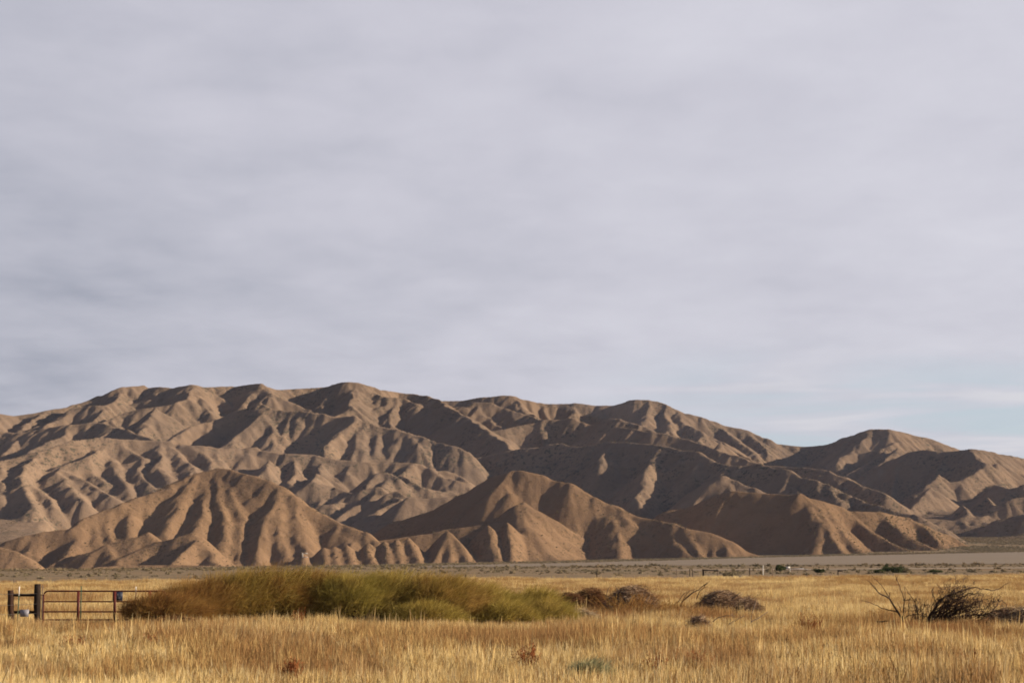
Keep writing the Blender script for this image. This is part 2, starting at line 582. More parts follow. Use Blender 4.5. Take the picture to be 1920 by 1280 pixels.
# right hill
A.ridge([(1222, 972, 2140), (1247, 960, 2138), (1285, 950, 2132), (1317, 937, 2125), (1340, 925, 2118), (1370, 919, 2110), (1405, 922, 2100),
         (1440, 925, 2090), (1472, 927, 2080), (1500, 924, 2070), (1520, 933, 2072), (1540, 938, 2075), (1562, 947, 2080), (1582, 958, 2085), (1620, 959, 2090),
         (1650, 959, 2095), (1680, 965, 2110), (1710, 970, 2125), (1740, 980, 2140), (1777, 1000, 2155), (1802, 1016, 2165)], 0.72)
A.spur(2068, [(1502, 926), (1520, 940), (1528, 962), (1543, 976), (1542, 1005), (1535, 1036)], 0.55, 0.76)
A.spur(2050, [(1532, 948), (1548, 968), (1561, 1000), (1584, 1034)], 0.5, 0.72, 3)
A.spur(2062, [(1545, 950), (1563, 971), (1581, 1000), (1614, 1032)], 0.48, 0.72, 3)
A.spur(2085, [(1582, 960), (1592, 966), (1631, 992), (1694, 1028)], 0.45, 0.74, 4)
A.spur(2095, [(1648, 960), (1666, 976), (1696, 1000), (1742, 1024)], 0.45, 0.74, 4)
A.spur(2125, [(1708, 970), (1735, 985), (1762, 1016)], 0.45, 0.74, 3)
A.h = blur(A.h, 1)
A.h = gullies(A.X, A.Y, A.h, 42, 0.03, 2.0, 21)
A.h = gullies(A.X, A.Y, A.h, 19, 0.055, 2.0, 22)
A.h = gullies(A.X, A.Y, A.h, 9, 0.06, 2.0, 23)
A.h += vnoise(A.X, A.Y, 14, 31) * 0.35 + vnoise(A.X, A.Y, 6, 32) * 0.18
A.h = smax(A.h, gz(A.X, A.Y) - 1.6, 8.0)
edge = np.minimum.reduce([A.X - A.xs[0], A.xs[-1] - A.X, A.Y - A.ys[0]]) / 30.0
A.h -= 6.0 * (1 - np.clip(edge, 0, 1))

# ---- the range behind
B = Hills(-1230, 1230, 2080, 4560, 3.0)
# skyline, left part
B.ridge([(-60, 782, 3560), (0, 775, 3560), (25, 779, 3580), (62, 774, 3600), (112, 765, 3630), (150, 754, 3660), (185, 741, 3680), (212, 730, 3690),
         (230, 725, 3685), (250, 724, 3700), (272, 722, 3722), (285, 727, 3728), (307, 725, 3692), (327, 727, 3672), (355, 721, 3630), (365, 722, 3634),
         (390, 726, 3662), (437, 724, 3700), (447, 726, 3700), (475, 720, 3660), (492, 719, 3638), (505, 724, 3648), (522, 731, 3666), (542, 730, 3684),
         (600, 726, 3715), (630, 719, 3655), (662, 716, 3610), (680, 717, 3616), (697, 724, 3632), (712, 730, 3645), (745, 736, 3672), (780, 737, 3660),
         (800, 741, 3610), (815, 747, 3555), (842, 765, 3450), (880, 785, 3330), (917, 807, 3190), (962, 843, 2980)], 0.56, 8, 5)
# skyline, right part (further back)
B.ridge([(800, 752, 4080), (832, 751, 4080), (865, 751, 4070), (892, 746, 4060), (940, 741, 4040), (960, 741, 4030), (987, 750, 4030), (1022, 757, 4040),
         (1060, 757, 4040), (1080, 755, 4030), (1115, 760, 4030), (1157, 760, 4010), (1185, 750, 3980), (1220, 750, 3960), (1242, 755, 3950), (1272, 766, 3940),
         (1297, 775, 3930), (1320, 780, 3920), (1345, 790, 3920), (1370, 799, 3920), (1405, 805, 3910), (1440, 819, 3900), (1460, 831, 3900), (1507, 837, 3900),
         (1537, 834, 3870), (1557, 832, 3840), (1577, 821, 3790), (1610, 814, 3740), (1635, 804, 3690), (1665, 804, 3670), (1697, 810, 3690), (1735, 821, 3730),
         (1752, 827, 3750), (1790, 839, 3790), (1830, 853, 3830), (1880, 870, 3860)], 0.56, 8, 5)
# spurs of the left skyline
B.spur(3630, [(355, 722), (349, 745), (330, 752), (296, 762), (262, 767), (235, 773), (205, 785), (184, 792)], 0.40, 0.58, 6, 4)
B.spur(3380, [(297, 762), (288, 775), (272, 790), (262, 812)], 0.50, 0.62, 6)
B.spur(3632, [(360, 724), (376, 750), (400, 775), (415, 790)], 0.5, 0.6, 9, 6)
B.spur(3662, [(390, 727), (415, 745), (432, 765)], 0.55, 0.6, 6)
B.spur(3638, [(493, 720), (508, 737), (526, 744), (556, 756), (585, 771)], 0.46, 0.6, 6, 4)
B.spur(3656, [(478, 722), (470, 740), (455, 757)], 0.5, 0.6, 6)
B.spur(3611, [(666, 718), (668, 728), (663, 746), (659, 760), (633, 778)], 0.46, 0.62, 7)
B.spur(3652, [(632, 720), (622, 738), (602, 758)], 0.5, 0.62, 6)
B.spur(3705, [(580, 728), (590, 748), (588, 765)], 0.5, 0.6, 6)
B.spur(3638, [(705, 728), (721, 744), (745, 745), (767, 748), (786, 756)], 0.35, 0.62, 7)
B.spur(3570, [(738, 745), (712, 762), (690, 778)], 0.48, 0.62, 6)
B.spur(3570, [(750, 746), (737, 765), (730, 794)], 0.52, 0.62, 6)
B.spur(3610, [(800, 743), (793, 757), (812, 772), (841, 781), (852, 802), (872, 826), (884, 840)], 0.44, 0.62, 8)
B.spur(3500, [(836, 780), (828, 800), (815, 822)], 0.5, 0.62, 5)
B.spur(3552, [(816, 749), (838, 768), (862, 792), (895, 818), (925, 838)], 0.45, 0.6, 7)
B.spur(3700, [(236, 726), (222, 745), (202, 760), (166, 761), (132, 766)], 0.40, 0.58, 7)
B.spur(3560, [(204, 760), (190, 775), (170, 790)], 0.45, 0.6, 6)
B.spur(3600, [(150, 757), (120, 775), (88, 792), (60, 800)], 0.42, 0.58, 7)
B.spur(3580, [(70, 774), (50, 792), (30, 812)], 0.45, 0.6, 7)
B.spur(3560, [(8, 777), (-10, 800), (-30, 830)], 0.45, 0.6, 7)
B.spur(3692, [(307, 727), (290, 745), (255, 755), (232, 765)], 0.42, 0.6, 6)
B.ridge([(-50, 812, 3250), (-10, 806, 3240), (35, 812, 3210), (80, 803, 3200), (130, 796, 3190), (185, 791, 3180), (225, 800, 3130), (262, 812, 3060), (290, 822, 3000)], 0.58, 6, 4)
B.spur(3190, [(130, 797), (115, 815), (80, 832), (52, 845)], 0.42, 0.62, 6)
B.spur(3210, [(36, 813), (24, 830), (10, 848)], 0.45, 0.62, 6)
B.spur(3160, [(205, 797), (196, 812), (184, 822)], 0.45, 0.6, 6)
# the second big ridge with its dark face
B.ridge([(320, 823, 3000), (350, 802, 3060), (390, 785, 3100), (425, 773, 3120), (470, 761, 3120), (485, 754, 3110), (502, 764, 3090), (530, 769, 3080), (585, 771, 3060),
         (605, 775, 3050), (630, 780, 3040), (660, 777, 3010), (675, 786, 3000), (695, 791, 2995), (715, 799, 2985), (745, 805, 2970), (767, 810, 2960),
         (802, 817, 2940), (830, 830, 2920), (872, 842, 2890)], 0.68, 6, 4)
B.spur(3108, [(486, 755), (488, 775), (466, 798), (432, 822), (404, 838)], 0.55, 0.68, 6)
B.spur(3100, [(492, 758), (497, 785), (505, 812), (518, 838)], 0.60, 0.66, 7)
B.spur(3078, [(541, 771), (532, 795), (526, 816)], 0.62, 0.7, 4)
B.spur(3068, [(562, 771), (556, 790)], 0.62, 0.7, 4)
B.spur(3008, [(662, 779), (653, 792), (630, 812), (610, 831), (616, 852)], 0.54, 0.7, 5)
B.spur(2998, [(684, 790), (668, 820), (664, 860)], 0.60, 0.7, 4)
B.spur(2995, [(690, 792), (681, 830), (681, 866)], 0.62, 0.7, 4)
B.spur(2985, [(712, 800), (703, 845)], 0.62, 0.7, 4)
B.spur(2968, [(747, 807), (737, 832)], 0.62, 0.7, 4)
B.spur(2955, [(767, 811), (788, 830), (815, 838)], 0.5, 0.7, 4)
# the middle ridge with the pale track along its crest
B.ridge([(-50, 872, 2560), (0, 862, 2570), (40, 851, 2590), (80, 842, 2610), (130, 824, 2650), (185, 820, 2680), (225, 822, 2690), (275, 825, 2700), (317, 826, 2700),
         (350, 834, 2695), (390, 836, 2700), (412, 841, 2700), (450, 839, 2710), (475, 836, 2715), (512, 847, 2705), (537, 851, 2700), (585, 851, 2700), (610, 855, 2695),
         (655, 862, 2690), (680, 866, 2690), (730, 865, 2695), (785, 869, 2690), (815, 880, 2670), (850, 900, 2640)], 0.64, 6, 4)
B.spur(2690, [(222, 823), (240, 838), (262, 868), (276, 900), (284, 928)], 0.50, 0.66, 7)
B.spur(2685, [(205, 824), (175, 846), (150, 858), (106, 872), (106, 886), (132, 915), (150, 935)], 0.40, 0.66, 7)
B.spur(2560, [(120, 878), (160, 903), (200, 925), (220, 934)], 0.42, 0.6, 8)
B.spur(2640, [(165, 852), (168, 880), (190, 900)], 0.50, 0.64, 5)
B.spur(2660, [(195, 838), (212, 862), (226, 890), (238, 910)], 0.50, 0.64, 5)
B.spur(2610, [(80, 845), (52, 868), (30, 890), (45, 920), (60, 950)], 0.42, 0.66, 6)
B.spur(2570, [(5, 864), (-5, 890), (-8, 930)], 0.45, 0.66, 6)
B.spur(2480, [(55, 905), (90, 925), (98, 950)], 0.45, 0.7, 4)
B.spur(2460, [(20, 915), (38, 940), (52, 965)], 0.45, 0.7, 4)
B.spur(2500, [(135, 918), (128, 945), (140, 965)], 0.48, 0.7, 4)
B.spur(2700, [(318, 828), (326, 850), (352, 868), (362, 880)], 0.48, 0.66, 6)
B.spur(2695, [(300, 827), (292, 850), (300, 872), (322, 890)], 0.45, 0.66, 6)
B.spur(2690, [(360, 836), (380, 850), (398, 868)], 0.5, 0.66, 5)
B.spur(2700, [(405, 841), (410, 860), (396, 880)], 0.5, 0.66, 5)
B.spur(2705, [(440, 841), (462, 850), (482, 856), (506, 860), (530, 869), (555, 880), (610, 886), (640, 893), (665, 908), (674, 922)], 0.42, 0.68, 5)
B.spur(2660, [(506, 860), (498, 880), (470, 900)], 0.5, 0.68, 4)
B.spur(2560, [(556, 881), (545, 900), (560, 918)], 0.48, 0.68, 4)
B.spur(2540, [(590, 885), (582, 900), (615, 907), (640, 915), (652, 922), (626, 942), (594, 946)], 0.38, 0.68, 4)
B.spur(2520, [(612, 906), (602, 922), (596, 938)], 0.5, 0.68, 4)
B.spur(2700, [(545, 852), (552, 862), (556, 876)], 0.5, 0.68, 4)
B.spur(2698, [(597, 853), (604, 868), (608, 882)], 0.5, 0.68, 4)
B.spur(2692, [(660, 864), (650, 880)], 0.5, 0.68, 4)
B.ridge([(668, 918, 2470), (690, 914, 2475), (710, 913, 2475), (732, 923, 2460)], 0.62, 6)
B.spur(2472, [(706, 914), (692, 935), (656, 955), (638, 968)], 0.45, 0.66, 5)
B.ridge([(732, 923, 2420), (750, 920, 2420), (774, 933, 2400)], 0.62, 6)
B.spur(2418, [(752, 922), (745, 936), (706, 956), (678, 970)], 0.42, 0.66, 5)
B.spur(2395, [(748, 938), (758, 960), (740, 978), (718, 990)], 0.42, 0.66, 6)
B.ridge([(685, 906, 2560), (692, 888, 2590), (714, 884, 2600), (736, 888, 2590)], 0.66, 5)
B.spur(2595, [(722, 886), (715, 908)], 0.5, 0.68, 4)
B.spur(2680, [(772, 869), (752, 884), (766, 896), (788, 911), (826, 920), (858, 926)], 0.42, 0.68, 5)
B.spur(2680, [(810, 876), (832, 884), (836, 905), (838, 924)], 0.5, 0.66, 5)
B.spur(2680, [(835, 880), (862, 886), (872, 908), (884, 918)], 0.45, 0.66, 5)
B.ridge([(770, 930, 2330), (805, 935, 2330), (838, 931, 2330), (870, 922, 2330)], 0.6, 5)
# centre-right: the long dark ridge
B.ridge([(830, 868, 2960), (870, 860, 2960), (910, 854, 2955), (955, 844, 2940), (975, 839, 2930), (1005, 837, 2910), (1027, 831, 2900), (1047, 829, 2890), (1065, 834, 2880),
         (1085, 836, 2865), (1110, 834, 2845), (1135, 829, 2830), (1160, 827, 2810), (1197, 830, 2780), (1225, 832, 2760), (1260, 837, 2730), (1290, 844, 2700),
         (1312, 846, 2680), (1335, 858, 2650), (1362, 870, 2610), (1388, 876, 2570)], 0.70, 6, 4)
B.spur(2830, [(1142, 830), (1134, 850), (1126, 872)], 0.46, 0.72, 5)
B.spur(2808, [(1166, 828), (1158, 845), (1146, 864)], 0.60, 0.72, 4)
B.spur(2755, [(1240, 835), (1226, 855), (1214, 885), (1203, 918), (1196, 935)], 0.46, 0.74, 5)
B.spur(2735, [(1262, 838), (1250, 862), (1242, 882)], 0.6, 0.72, 4)
B.spur(2680, [(1316, 848), (1306, 866), (1296, 885)], 0.58, 0.72, 4)
B.spur(2600, [(1365, 872), (1352, 888), (1330, 905), (1308, 925), (1290, 945)], 0.42, 0.66, 6)
B.ridge([(1312, 915, 2330), (1335, 900, 2335), (1357, 890, 2335), (1380, 899, 2325), (1410, 912, 2310), (1440, 926, 2295)], 0.60, 7)
B.ridge([(1380, 876, 2600), (1415, 867, 2560), (1440, 874, 2530), (1455, 879, 2510), (1480, 880, 2490), (1502, 890, 2470), (1540, 900, 2440), (1580, 920, 2400),
         (1632, 941, 2340), (1680, 955, 2300), (1720, 965, 2280), (1760, 985, 2270)], 0.60, 6, 4)
B.spur(2500, [(1470, 880), (1478, 900), (1492, 920)], 0.48, 0.66, 5)
B.spur(2470, [(1502, 891), (1520, 910), (1545, 930)], 0.45, 0.64, 5)
B.spur(2430, [(1550, 904), (1560, 920), (1580, 938)], 0.42, 0.62, 5)
B.ridge([(1150, 800, 3170), (1190, 802, 3140), (1235, 810, 3100), (1255, 812, 3090), (1285, 822, 3060), (1317, 830, 3030), (1350, 840, 2990), (1385, 855, 2950), (1410, 864, 2920),
         (1440, 872, 2890), (1465, 874, 2870), (1505, 876, 2840), (1555, 880, 2800), (1590, 897, 2750), (1620, 907, 2710), (1664, 925, 2650)], 0.60, 6, 4)
B.spur(2800, [(1556, 881), (1566, 902), (1590, 925)], 0.45, 0.64, 5)
B.spur(2760, [(1590, 898), (1604, 918), (1622, 940)], 0.45, 0.64, 5)
# centre: layers under the right skyline
B.ridge([(930, 806, 3300), (960, 800, 3320), (985, 795, 3330), (1022, 786, 3330), (1055, 785, 3320), (1078, 784, 3310), (1107, 796, 3290), (1130, 786, 3270), (1147, 784, 3255),
         (1165, 784, 3240), (1185, 791, 3220), (1210, 800, 3190), (1232, 810, 3160), (1258, 822, 3120), (1288, 837, 3080), (1320, 850, 3040)], 0.64, 6, 4)
B.spur(3235, [(1172, 787), (1176, 805), (1170, 822)], 0.55, 0.68, 5)
B.spur(3205, [(1195, 795), (1192, 812), (1186, 826)], 0.55, 0.68, 5)
B.spur(3160, [(1230, 810), (1224, 828)], 0.55, 0.68, 5)
B.ridge([(838, 770, 3560), (855, 763, 3570), (890, 754, 3570), (920, 754, 3560), (945, 764, 3540), (960, 768, 3520), (997, 780, 3460), (1022, 787, 3400), (1050, 795, 3350)], 0.58, 9, 6)
B.spur(3550, [(862, 762), (882, 766), (906, 776), (926, 790), (942, 803)], 0.42, 0.62, 7)
B.spur(3510, [(962, 769), (970, 785), (980, 800)], 0.5, 0.62, 6)
B.spur(4030, [(960, 742), (985, 765), (1000, 778)], 0.5, 0.6, 8)
B.spur(4030, [(1080, 756), (1068, 775), (1062, 788)], 0.5, 0.62, 7)
B.spur(3960, [(1222, 752), (1216, 775), (1202, 796)], 0.52, 0.62, 7)
B.spur(3950, [(1244, 757), (1256, 785), (1250, 806)], 0.52, 0.62, 7)
B.spur(3940, [(1274, 768), (1285, 790), (1318, 812), (1360, 832), (1402, 856)], 0.44, 0.62, 8)
B.spur(3935, [(1296, 776), (1282, 800), (1274, 818)], 0.55, 0.64, 5)
B.spur(3700, [(1318, 812), (1306, 826)], 0.55, 0.66, 5)
B.spur(3650, [(1350, 828), (1340, 842)], 0.55, 0.66, 5)
B.spur(3920, [(1345, 792), (1372, 815), (1400, 838), (1416, 856)], 0.45, 0.62, 6)
B.spur(3910, [(1405, 807), (1424, 825), (1436, 850)], 0.5, 0.62, 6)
B.spur(3900, [(1462, 833), (1455, 850), (1445, 862)], 0.5, 0.62, 6)
B.spur(3890, [(1515, 838), (1500, 858), (1480, 872)], 0.48, 0.62, 6)
B.spur(3860, [(1545, 835), (1550, 855), (1535, 870)], 0.48, 0.62, 6)
B.spur(3689, [(1637, 806), (1612, 828), (1580, 852), (1568, 866)], 0.48, 0.64, 6)
B.spur(3684, [(1690, 811), (1686, 827), (1658, 840), (1618, 848), (1580, 861), (1542, 876)], 0.40, 0.66, 6)
B.spur(3560, [(1658, 842), (1650, 856), (1625, 868), (1580, 892)], 0.45, 0.70, 4)
B.spur(3540, [(1680, 838), (1662, 858), (1636, 880), (1602, 902)], 0.46, 0.70, 4)
# right: the shoulder with the broad dark face
B.ridge([(1640, 878, 3330), (1672, 862, 3330), (1705, 848, 3320), (1740, 842, 3300), (1768, 846, 3285), (1792, 845, 3270), (1815, 841, 3240), (1835, 843, 3245), (1860, 847, 3280), (1902, 855, 3330), (1960, 868, 3390), (2010, 885, 3430)], 0.66, 6, 4)
B.spur(3230, [(1822, 845), (1834, 858), (1850, 868), (1828, 888), (1806, 900), (1770, 912), (1740, 910), (1712, 925)], 0.36, 0.68, 7)
B.spur(3290, [(1868, 849), (1872, 872), (1862, 890), (1870, 910), (1835, 935), (1795, 944), (1768, 941), (1738, 947)], 0.34, 0.66, 7)
B.spur(3000, [(1870, 908), (1895, 915), (1925, 905)], 0.2, 0.6, 7)
B.spur(2780, [(1800, 944), (1815, 962), (1800, 978)], 0.40, 0.64, 5)
B.spur(2820, [(1850, 930), (1862, 950), (1846, 968), (1840, 980)], 0.40, 0.64, 5)
B.spur(3060, [(1766, 888), (1752, 900), (1738, 906)], 0.40, 0.66, 5)
B.spur(2960, [(1745, 912), (1730, 932), (1710, 950), (1698, 962)], 0.40, 0.66, 6)
B.spur(3340, [(1910, 858), (1915, 885), (1935, 915)], 0.4, 0.62, 7)
B.ridge([(1815, 1003, 2560), (1840, 988, 2560), (1866, 976, 2555), (1905, 964, 2550), (1940, 957, 2540), (1990, 955, 2520)], 0.60, 7)
B.ridge([(1765, 975, 2640), (1800, 972, 2640), (1830, 975, 2640), (1850, 985, 2620)], 0.55, 7)
B.ridge([(1860, 945, 2760), (1890, 935, 2760), (1930, 928, 2760), (1980, 925, 2760)], 0.6, 7)
B.h = blur(B.h, 1)
fl = gz(B.X, B.Y) - 3 + np.maximum(0, B.Y - 2450) * 0.07 + vnoise(B.X, B.Y, 90, 41) * 6
pxl = 960 + B.X / B.Y * F                           # an alluvial apron fills the gap at the far left
wl = np.clip((175 - pxl) / 90, 0, 1); wl = wl * wl * (3 - 2 * wl)
fl = np.maximum(fl, wl * (16 + (B.Y - 2000) * 0.10 + vnoise(B.X, B.Y, 60, 43) * 3) - (1 - wl) * 100)
B.h = smax(B.h, fl, 10.0)
B.h = gullies(B.X, B.Y, B.h, 85, 0.03, 3.0, 51)
B.h = gullies(B.X, B.Y, B.h, 40, 0.085, 3.0, 52)
B.h = gullies(B.X, B.Y, B.h, 19, 0.11, 3.0, 53)
B.h = gullies(B.X, B.Y, B.h, 11, 0.08, 3.0, 54)
B.h += vnoise(B.X, B.Y, 24, 61) * 0.9 + vnoise(B.X, B.Y, 10, 62) * 0.4
near = np.clip((B.Y - 2080) / 120.0, 0, 1)
B.h = np.where(near < 1, np.minimum(B.h, gz(B.X, B.Y) - 4 + near * 260), B.h)

M_front = hill_mat('bare_hill_soil', (0.278, 0.179, 0.105), (0.226, 0.144, 0.087), (0.095, 0.075, 0.046), 0.6, 0.30)
M_back = hill_mat('scrubby_hill_soil', (0.272, 0.191, 0.130), (0.216, 0.156, 0.112), (0.098, 0.086, 0.060), 1.0, 0.17)
terrain('foothills', A, M_front)
terrain('mountain_range', B, M_back)


def surface(x, y):
    """height of whatever ground lies at x, y"""
    z = gz(x, y)
    for H in (A, B):
        i = np.round((x - H.xs[0]) / H.step).astype(int); j = np.round((y - H.ys[0]) / H.step).astype(int)
        ok = (i >= 0) & (j >= 0) & (i < len(H.xs)) & (j < len(H.ys))
        z = np.where(ok, np.maximum(z, H.h[np.clip(j, 0, len(H.ys) - 1), np.clip(i, 0, len(H.xs) - 1)]), z)
    return z


# ------------------------------------------------------------------ ground
def ground_mat():
    m = bpy.data.materials.new('valley_ground'); m.use_nodes = True
    t = NT(m.node_tree)
    geo = t.n('ShaderNodeNewGeometry'); p = geo.outputs['Position']
    s = t.n('ShaderNodeSeparateXYZ'); t.l(p, s.inputs[0])
    n1 = t.noise(p, 0.03, 5, 0.6); n2 = t.noise(p, 0.5, 5, 0.7); n3 = t.noise(p, 2.5, 4, 0.7)
    field = t.mix(t.smooth(n3, 0.35, 0.65), (0.17, 0.11, 0.055), (0.30, 0.20, 0.095))
    flat = t.mix(t.smooth(n1, 0.38, 0.62), (0.30, 0.215, 0.135), (0.235, 0.185, 0.125))
    flat = t.mix(t.math('MULTIPLY', t.smooth(n2, 0.5, 0.62), 0.6), flat, (0.155, 0.135, 0.09))
    d = t.math('SUBTRACT', s.outputs[1], t.math('ADD', 272.0, t.math('MULTIPLY', s.outputs[0], 0.55)))
    col = t.mix(t.smooth(d, -2, 4), field, flat)
    b = t.n('ShaderNodeBsdfDiffuse'); t.l(col, b.inputs[0])
    bp = t.n('ShaderNodeBump'); bp.inputs['Strength'].default_value = 0.6; bp.inputs['Distance'].default_value = 0.3
    t.l(n2, bp.inputs['Height']); t.l(bp.outputs[0], b.inputs['Normal'])
    o = t.n('ShaderNodeOutputMaterial'); t.l(b.outputs[0], o.inputs[0])
    return m


xs = np.concatenate((np.linspace(-7000, -800, 14), np.linspace(-750, 750, 76), np.linspace(800, 7000, 14)))
ys = np.concatenate((np.linspace(-300, 0, 6), np.linspace(20, 3000, 150), np.linspace(3200, 14000, 12)))
GX, GY = np.meshgrid(xs, ys)
V = np.stack((GX, GY, gz(GX, GY)), -1).reshape(-1, 3)
a = (np.arange(len(ys) - 1)[:, None] * len(xs) + np.arange(len(xs) - 1)[None]).ravel()
tag(link('ground', mesh_np('ground', V, np.stack((a, a + 1, a + len(xs) + 1, a + len(xs)), 1)), ground_mat(), smooth=True), kind='structure')


def strip(name, mat, near, far, x0, x1, lift, nx=90):
    """a sheet lying on the valley floor between two lines y = near(x) and y = far(x)"""
    x = np.linspace(x0, x1, nx)
    rows = np.linspace(0, 1, 14)
    yy = near(x)[None] * (1 - rows[:, None]) + far(x)[None] * rows[:, None]
    xx = np.broadcast_to(x, yy.shape)
    V = np.stack((xx, yy, gz(xx, yy) + lift), -1).reshape(-1, 3)
    a = (np.arange(13)[:, None] * nx + np.arange(nx - 1)[None]).ravel()
    return tag(link(name, mesh_np(name, V, np.stack((a, a + 1, a + nx + 1, a + nx), 1)), mat, smooth=True), kind='structure')


M_plough = solid_mat('bare_tilled_soil', (0.215, 0.165, 0.112), (0.255, 0.195, 0.132), 0.02, 0.9, bump=0.1)
M_road = solid_mat('pale_dirt', (0.33, 0.25, 0.17), (0.40, 0.31, 0.22), 0.05, 0.9, bump=0.1)
M_dark = solid_mat('dark_dirt', (0.16, 0.105, 0.06), (0.20, 0.135, 0.08), 0.05, 0.9, bump=0.1)
strip('bare_field', M_plough, lambda x: 700 + 0.35 * (200 - x) + 8 * np.sin(x / 37), lambda x: np.minimum(1700, 1000 + 2.6 * (x + 60)) + 10 * np.sin(x / 51), -40, 620, 0.10)
strip('dirt_road', M_road, lambda x: 470 + 0.30 * x, lambda x: 500 + 0.32 * x, 40, 420, 0.08)
strip('dirt_track', M_dark, lambda x: edge_y(x) + 4, lambda x: edge_y(x) + 34 + 0.12 * x, -60, 300, 0.07)


# ------------------------------------------------------------------ dry grass of the field
def blades(n, h0, h1, spread, lean, w, seed, K=4, tint=(0, 1), head=0.0):
    rg = np.random.default_rng(seed)
    a = rg.random(n) * 2 * math.pi
    rr = spread * np.sqrt(rg.random(n))
    base = np.stack((rr * np.cos(a), rr * np.sin(a), np.full(n, -0.03)), 1)
    h = h0 + (h1 - h0) * rg.random(n) ** 1.3
    la = rg.random(n) * 2 * math.pi
    lm = lean * rg.random(n) ** 1.2 * h
    t = np.linspace(0, 1, K)
    bend = np.stack((np.cos(la) * lm + 0.05 * h, np.sin(la) * lm, -0.25 * lm), 1)
    pts = base[:, None] + t[None, :, None] * np.stack((0 * h, 0 * h, h), 1)[:, None] + (t ** 1.8)[None, :, None] * bend[:, None]
    wd = np.interp(t, (0, 0.5, 0.75, 0.9, 1), (1.0, 0.8, 0.65 + head, 0.6 + head, 0.15))[None] * w * (0.7 + 0.6 * rg.random(n))[:, None]
    return ribbons(pts, wd, tint[0] + (tint[1] - tint[0]) * rg.random(n), rg)


M_grass = veg_mat('dry_grass_straw',
                  [(0.0, (0.21, 0.10, 0.042)), (0.16, (0.41, 0.255, 0.105)), (0.45, (0.64, 0.47, 0.20)), (0.8, (0.78, 0.61, 0.29)), (1.0, (0.86, 0.74, 0.46))],
                  (0.28, 0.145, 0.063), 0.30, 0.40, patch_amt=0.78)

tufts = bpy.data.collections.new('grass_tufts')       # shapes the field is sown with; not placed in the scene themselves
def tuft(k, parts):
    v, f, t = join(parts)
    o = bpy.data.objects.new('grass_tuft', mesh_np('grass_tuft', v, f, {'tint': t}))
    o.data.materials.append(M_grass)
    tufts.objects.link(o)

for k in range(4):
    tuft(k, [blades(58, 0.30, 0.62, 0.26, 0.45, 0.0105, 100 + k, head=0.5), blades(30, 0.12, 0.34, 0.28, 0.9, 0.011, 120 + k, tint=(0.1, 0.8))])
for k in range(2):
    tuft(k, [blades(46, 0.22, 0.52, 0.22, 0.30, 0.0105, 140 + k, tint=(0.35, 1.0), head=0.8), blades(34, 0.1, 0.3, 0.28, 0.9, 0.011, 150 + k, tint=(0.2, 0.9))])
for k in range(2):
    tuft(k, [blades(44, 0.26, 0.68, 0.20, 0.35, 0.0095, 160 + k, tint=(0.0, 0.45), head=0.9), blades(30, 0.1, 0.3, 0.26, 0.9, 0.011, 170 + k)])

tuft(0, [blades(9, 0.62, 0.95, 0.2, 0.35, 0.011, 180, tint=(0.2, 0.9), head=0.8), blades(34, 0.15, 0.45, 0.24, 0.7, 0.0105, 181)])


def sow(y0, y1, dens, sc0, sc1, seed):
    """random points over the field between two distances (a little wider than the view)"""
    rg = np.random.default_rng(seed)
    half = 0.262 * y1 + 26
    n = int((y1 - y0) * 2 * half * dens)
    x = (rg.random(n) * 2 - 1) * half; y = y0 + (y1 - y0) * rg.random(n)
    ok = (np.abs(x) < 0.262 * y + 26) & (y < edge_y(x) + vnoise(x, y, 14, 9) * 5)
    pn = vnoise(x, y * 0.7, 7, 11) * 0.6 + vnoise(x, y * 0.7, 2.6, 12) * 0.4
    ok &= rg.random(n) < 0.78 + 0.5 * pn
    x, y, pn = x[ok], y[ok], pn[ok]
    s = (sc0 + (sc1 - sc0) * rg.random(len(x))) * (1.0 + 0.50 * pn)
    red = vnoise(x, y * 0.6, 6, 13) + 0.5 * vnoise(x, y * 0.6, 2, 14) + 0.35 * (rg.random(len(x)) - 0.5)
    pale = vnoise(x, y * 0.6, 8, 15) + 0.35 * (rg.random(len(x)) - 0.5)
    idx = np.where(rg.random(len(x)) < 0.025, 8, np.where(red > 0.30, 6 + rg.integers(0, 2, len(x)), np.where(pale > 0.22, 4 + rg.integers(0, 2, len(x)), rg.integers(0, 4, len(x)))))
    return x, y, s, idx


parts = [sow(24, 46, 11.0, 0.70, 1.15, 201), sow(46, 62, 9.0, 0.68, 1.08, 205), sow(62, 120, 7.0, 0.62, 1.0, 202), sow(120, 220, 4.0, 0.7, 1.05, 203), sow(220, 440, 1.8, 0.8, 1.15, 204)]
gx = np.concatenate([p[0] for p in parts]); gy = np.concatenate([p[1] for p in parts])
gs = np.concatenate([p[2] for p in parts]); gi = np.concatenate([p[3] for p in parts])
# the trodden patch at the gate is shorter
gs *= 1 - 0.42 * np.exp(-(((gx + 15.2) / 3.2) ** 2 + ((gy - 69) / 4.0) ** 2) ** 2)
gs *= 1 - 0.48 * np.exp(-(((gx - 15.0) / 5.0) ** 2 + ((gy - 65.0) / 3.6) ** 2) ** 2)
gm = bpy.data.meshes.new('dry_grass')
gm.vertices.add(len(gx))
gm.vertices.foreach_set('co', np.stack((gx, gy, gz(gx, gy)), 1).astype(np.float32).ravel())
at = gm.attributes.new('size', 'FLOAT', 'POINT'); at.data.foreach_set('value', gs.astype(np.float32))
at = gm.attributes.new('turn', 'FLOAT', 'POINT'); at.data.foreach_set('value', (rng.random(len(gx)) * 6.283).astype(np.float32))
at = gm.attributes.new('pick', 'INT', 'POINT'); at.data.foreach_set('value', gi.astype(np.int32))


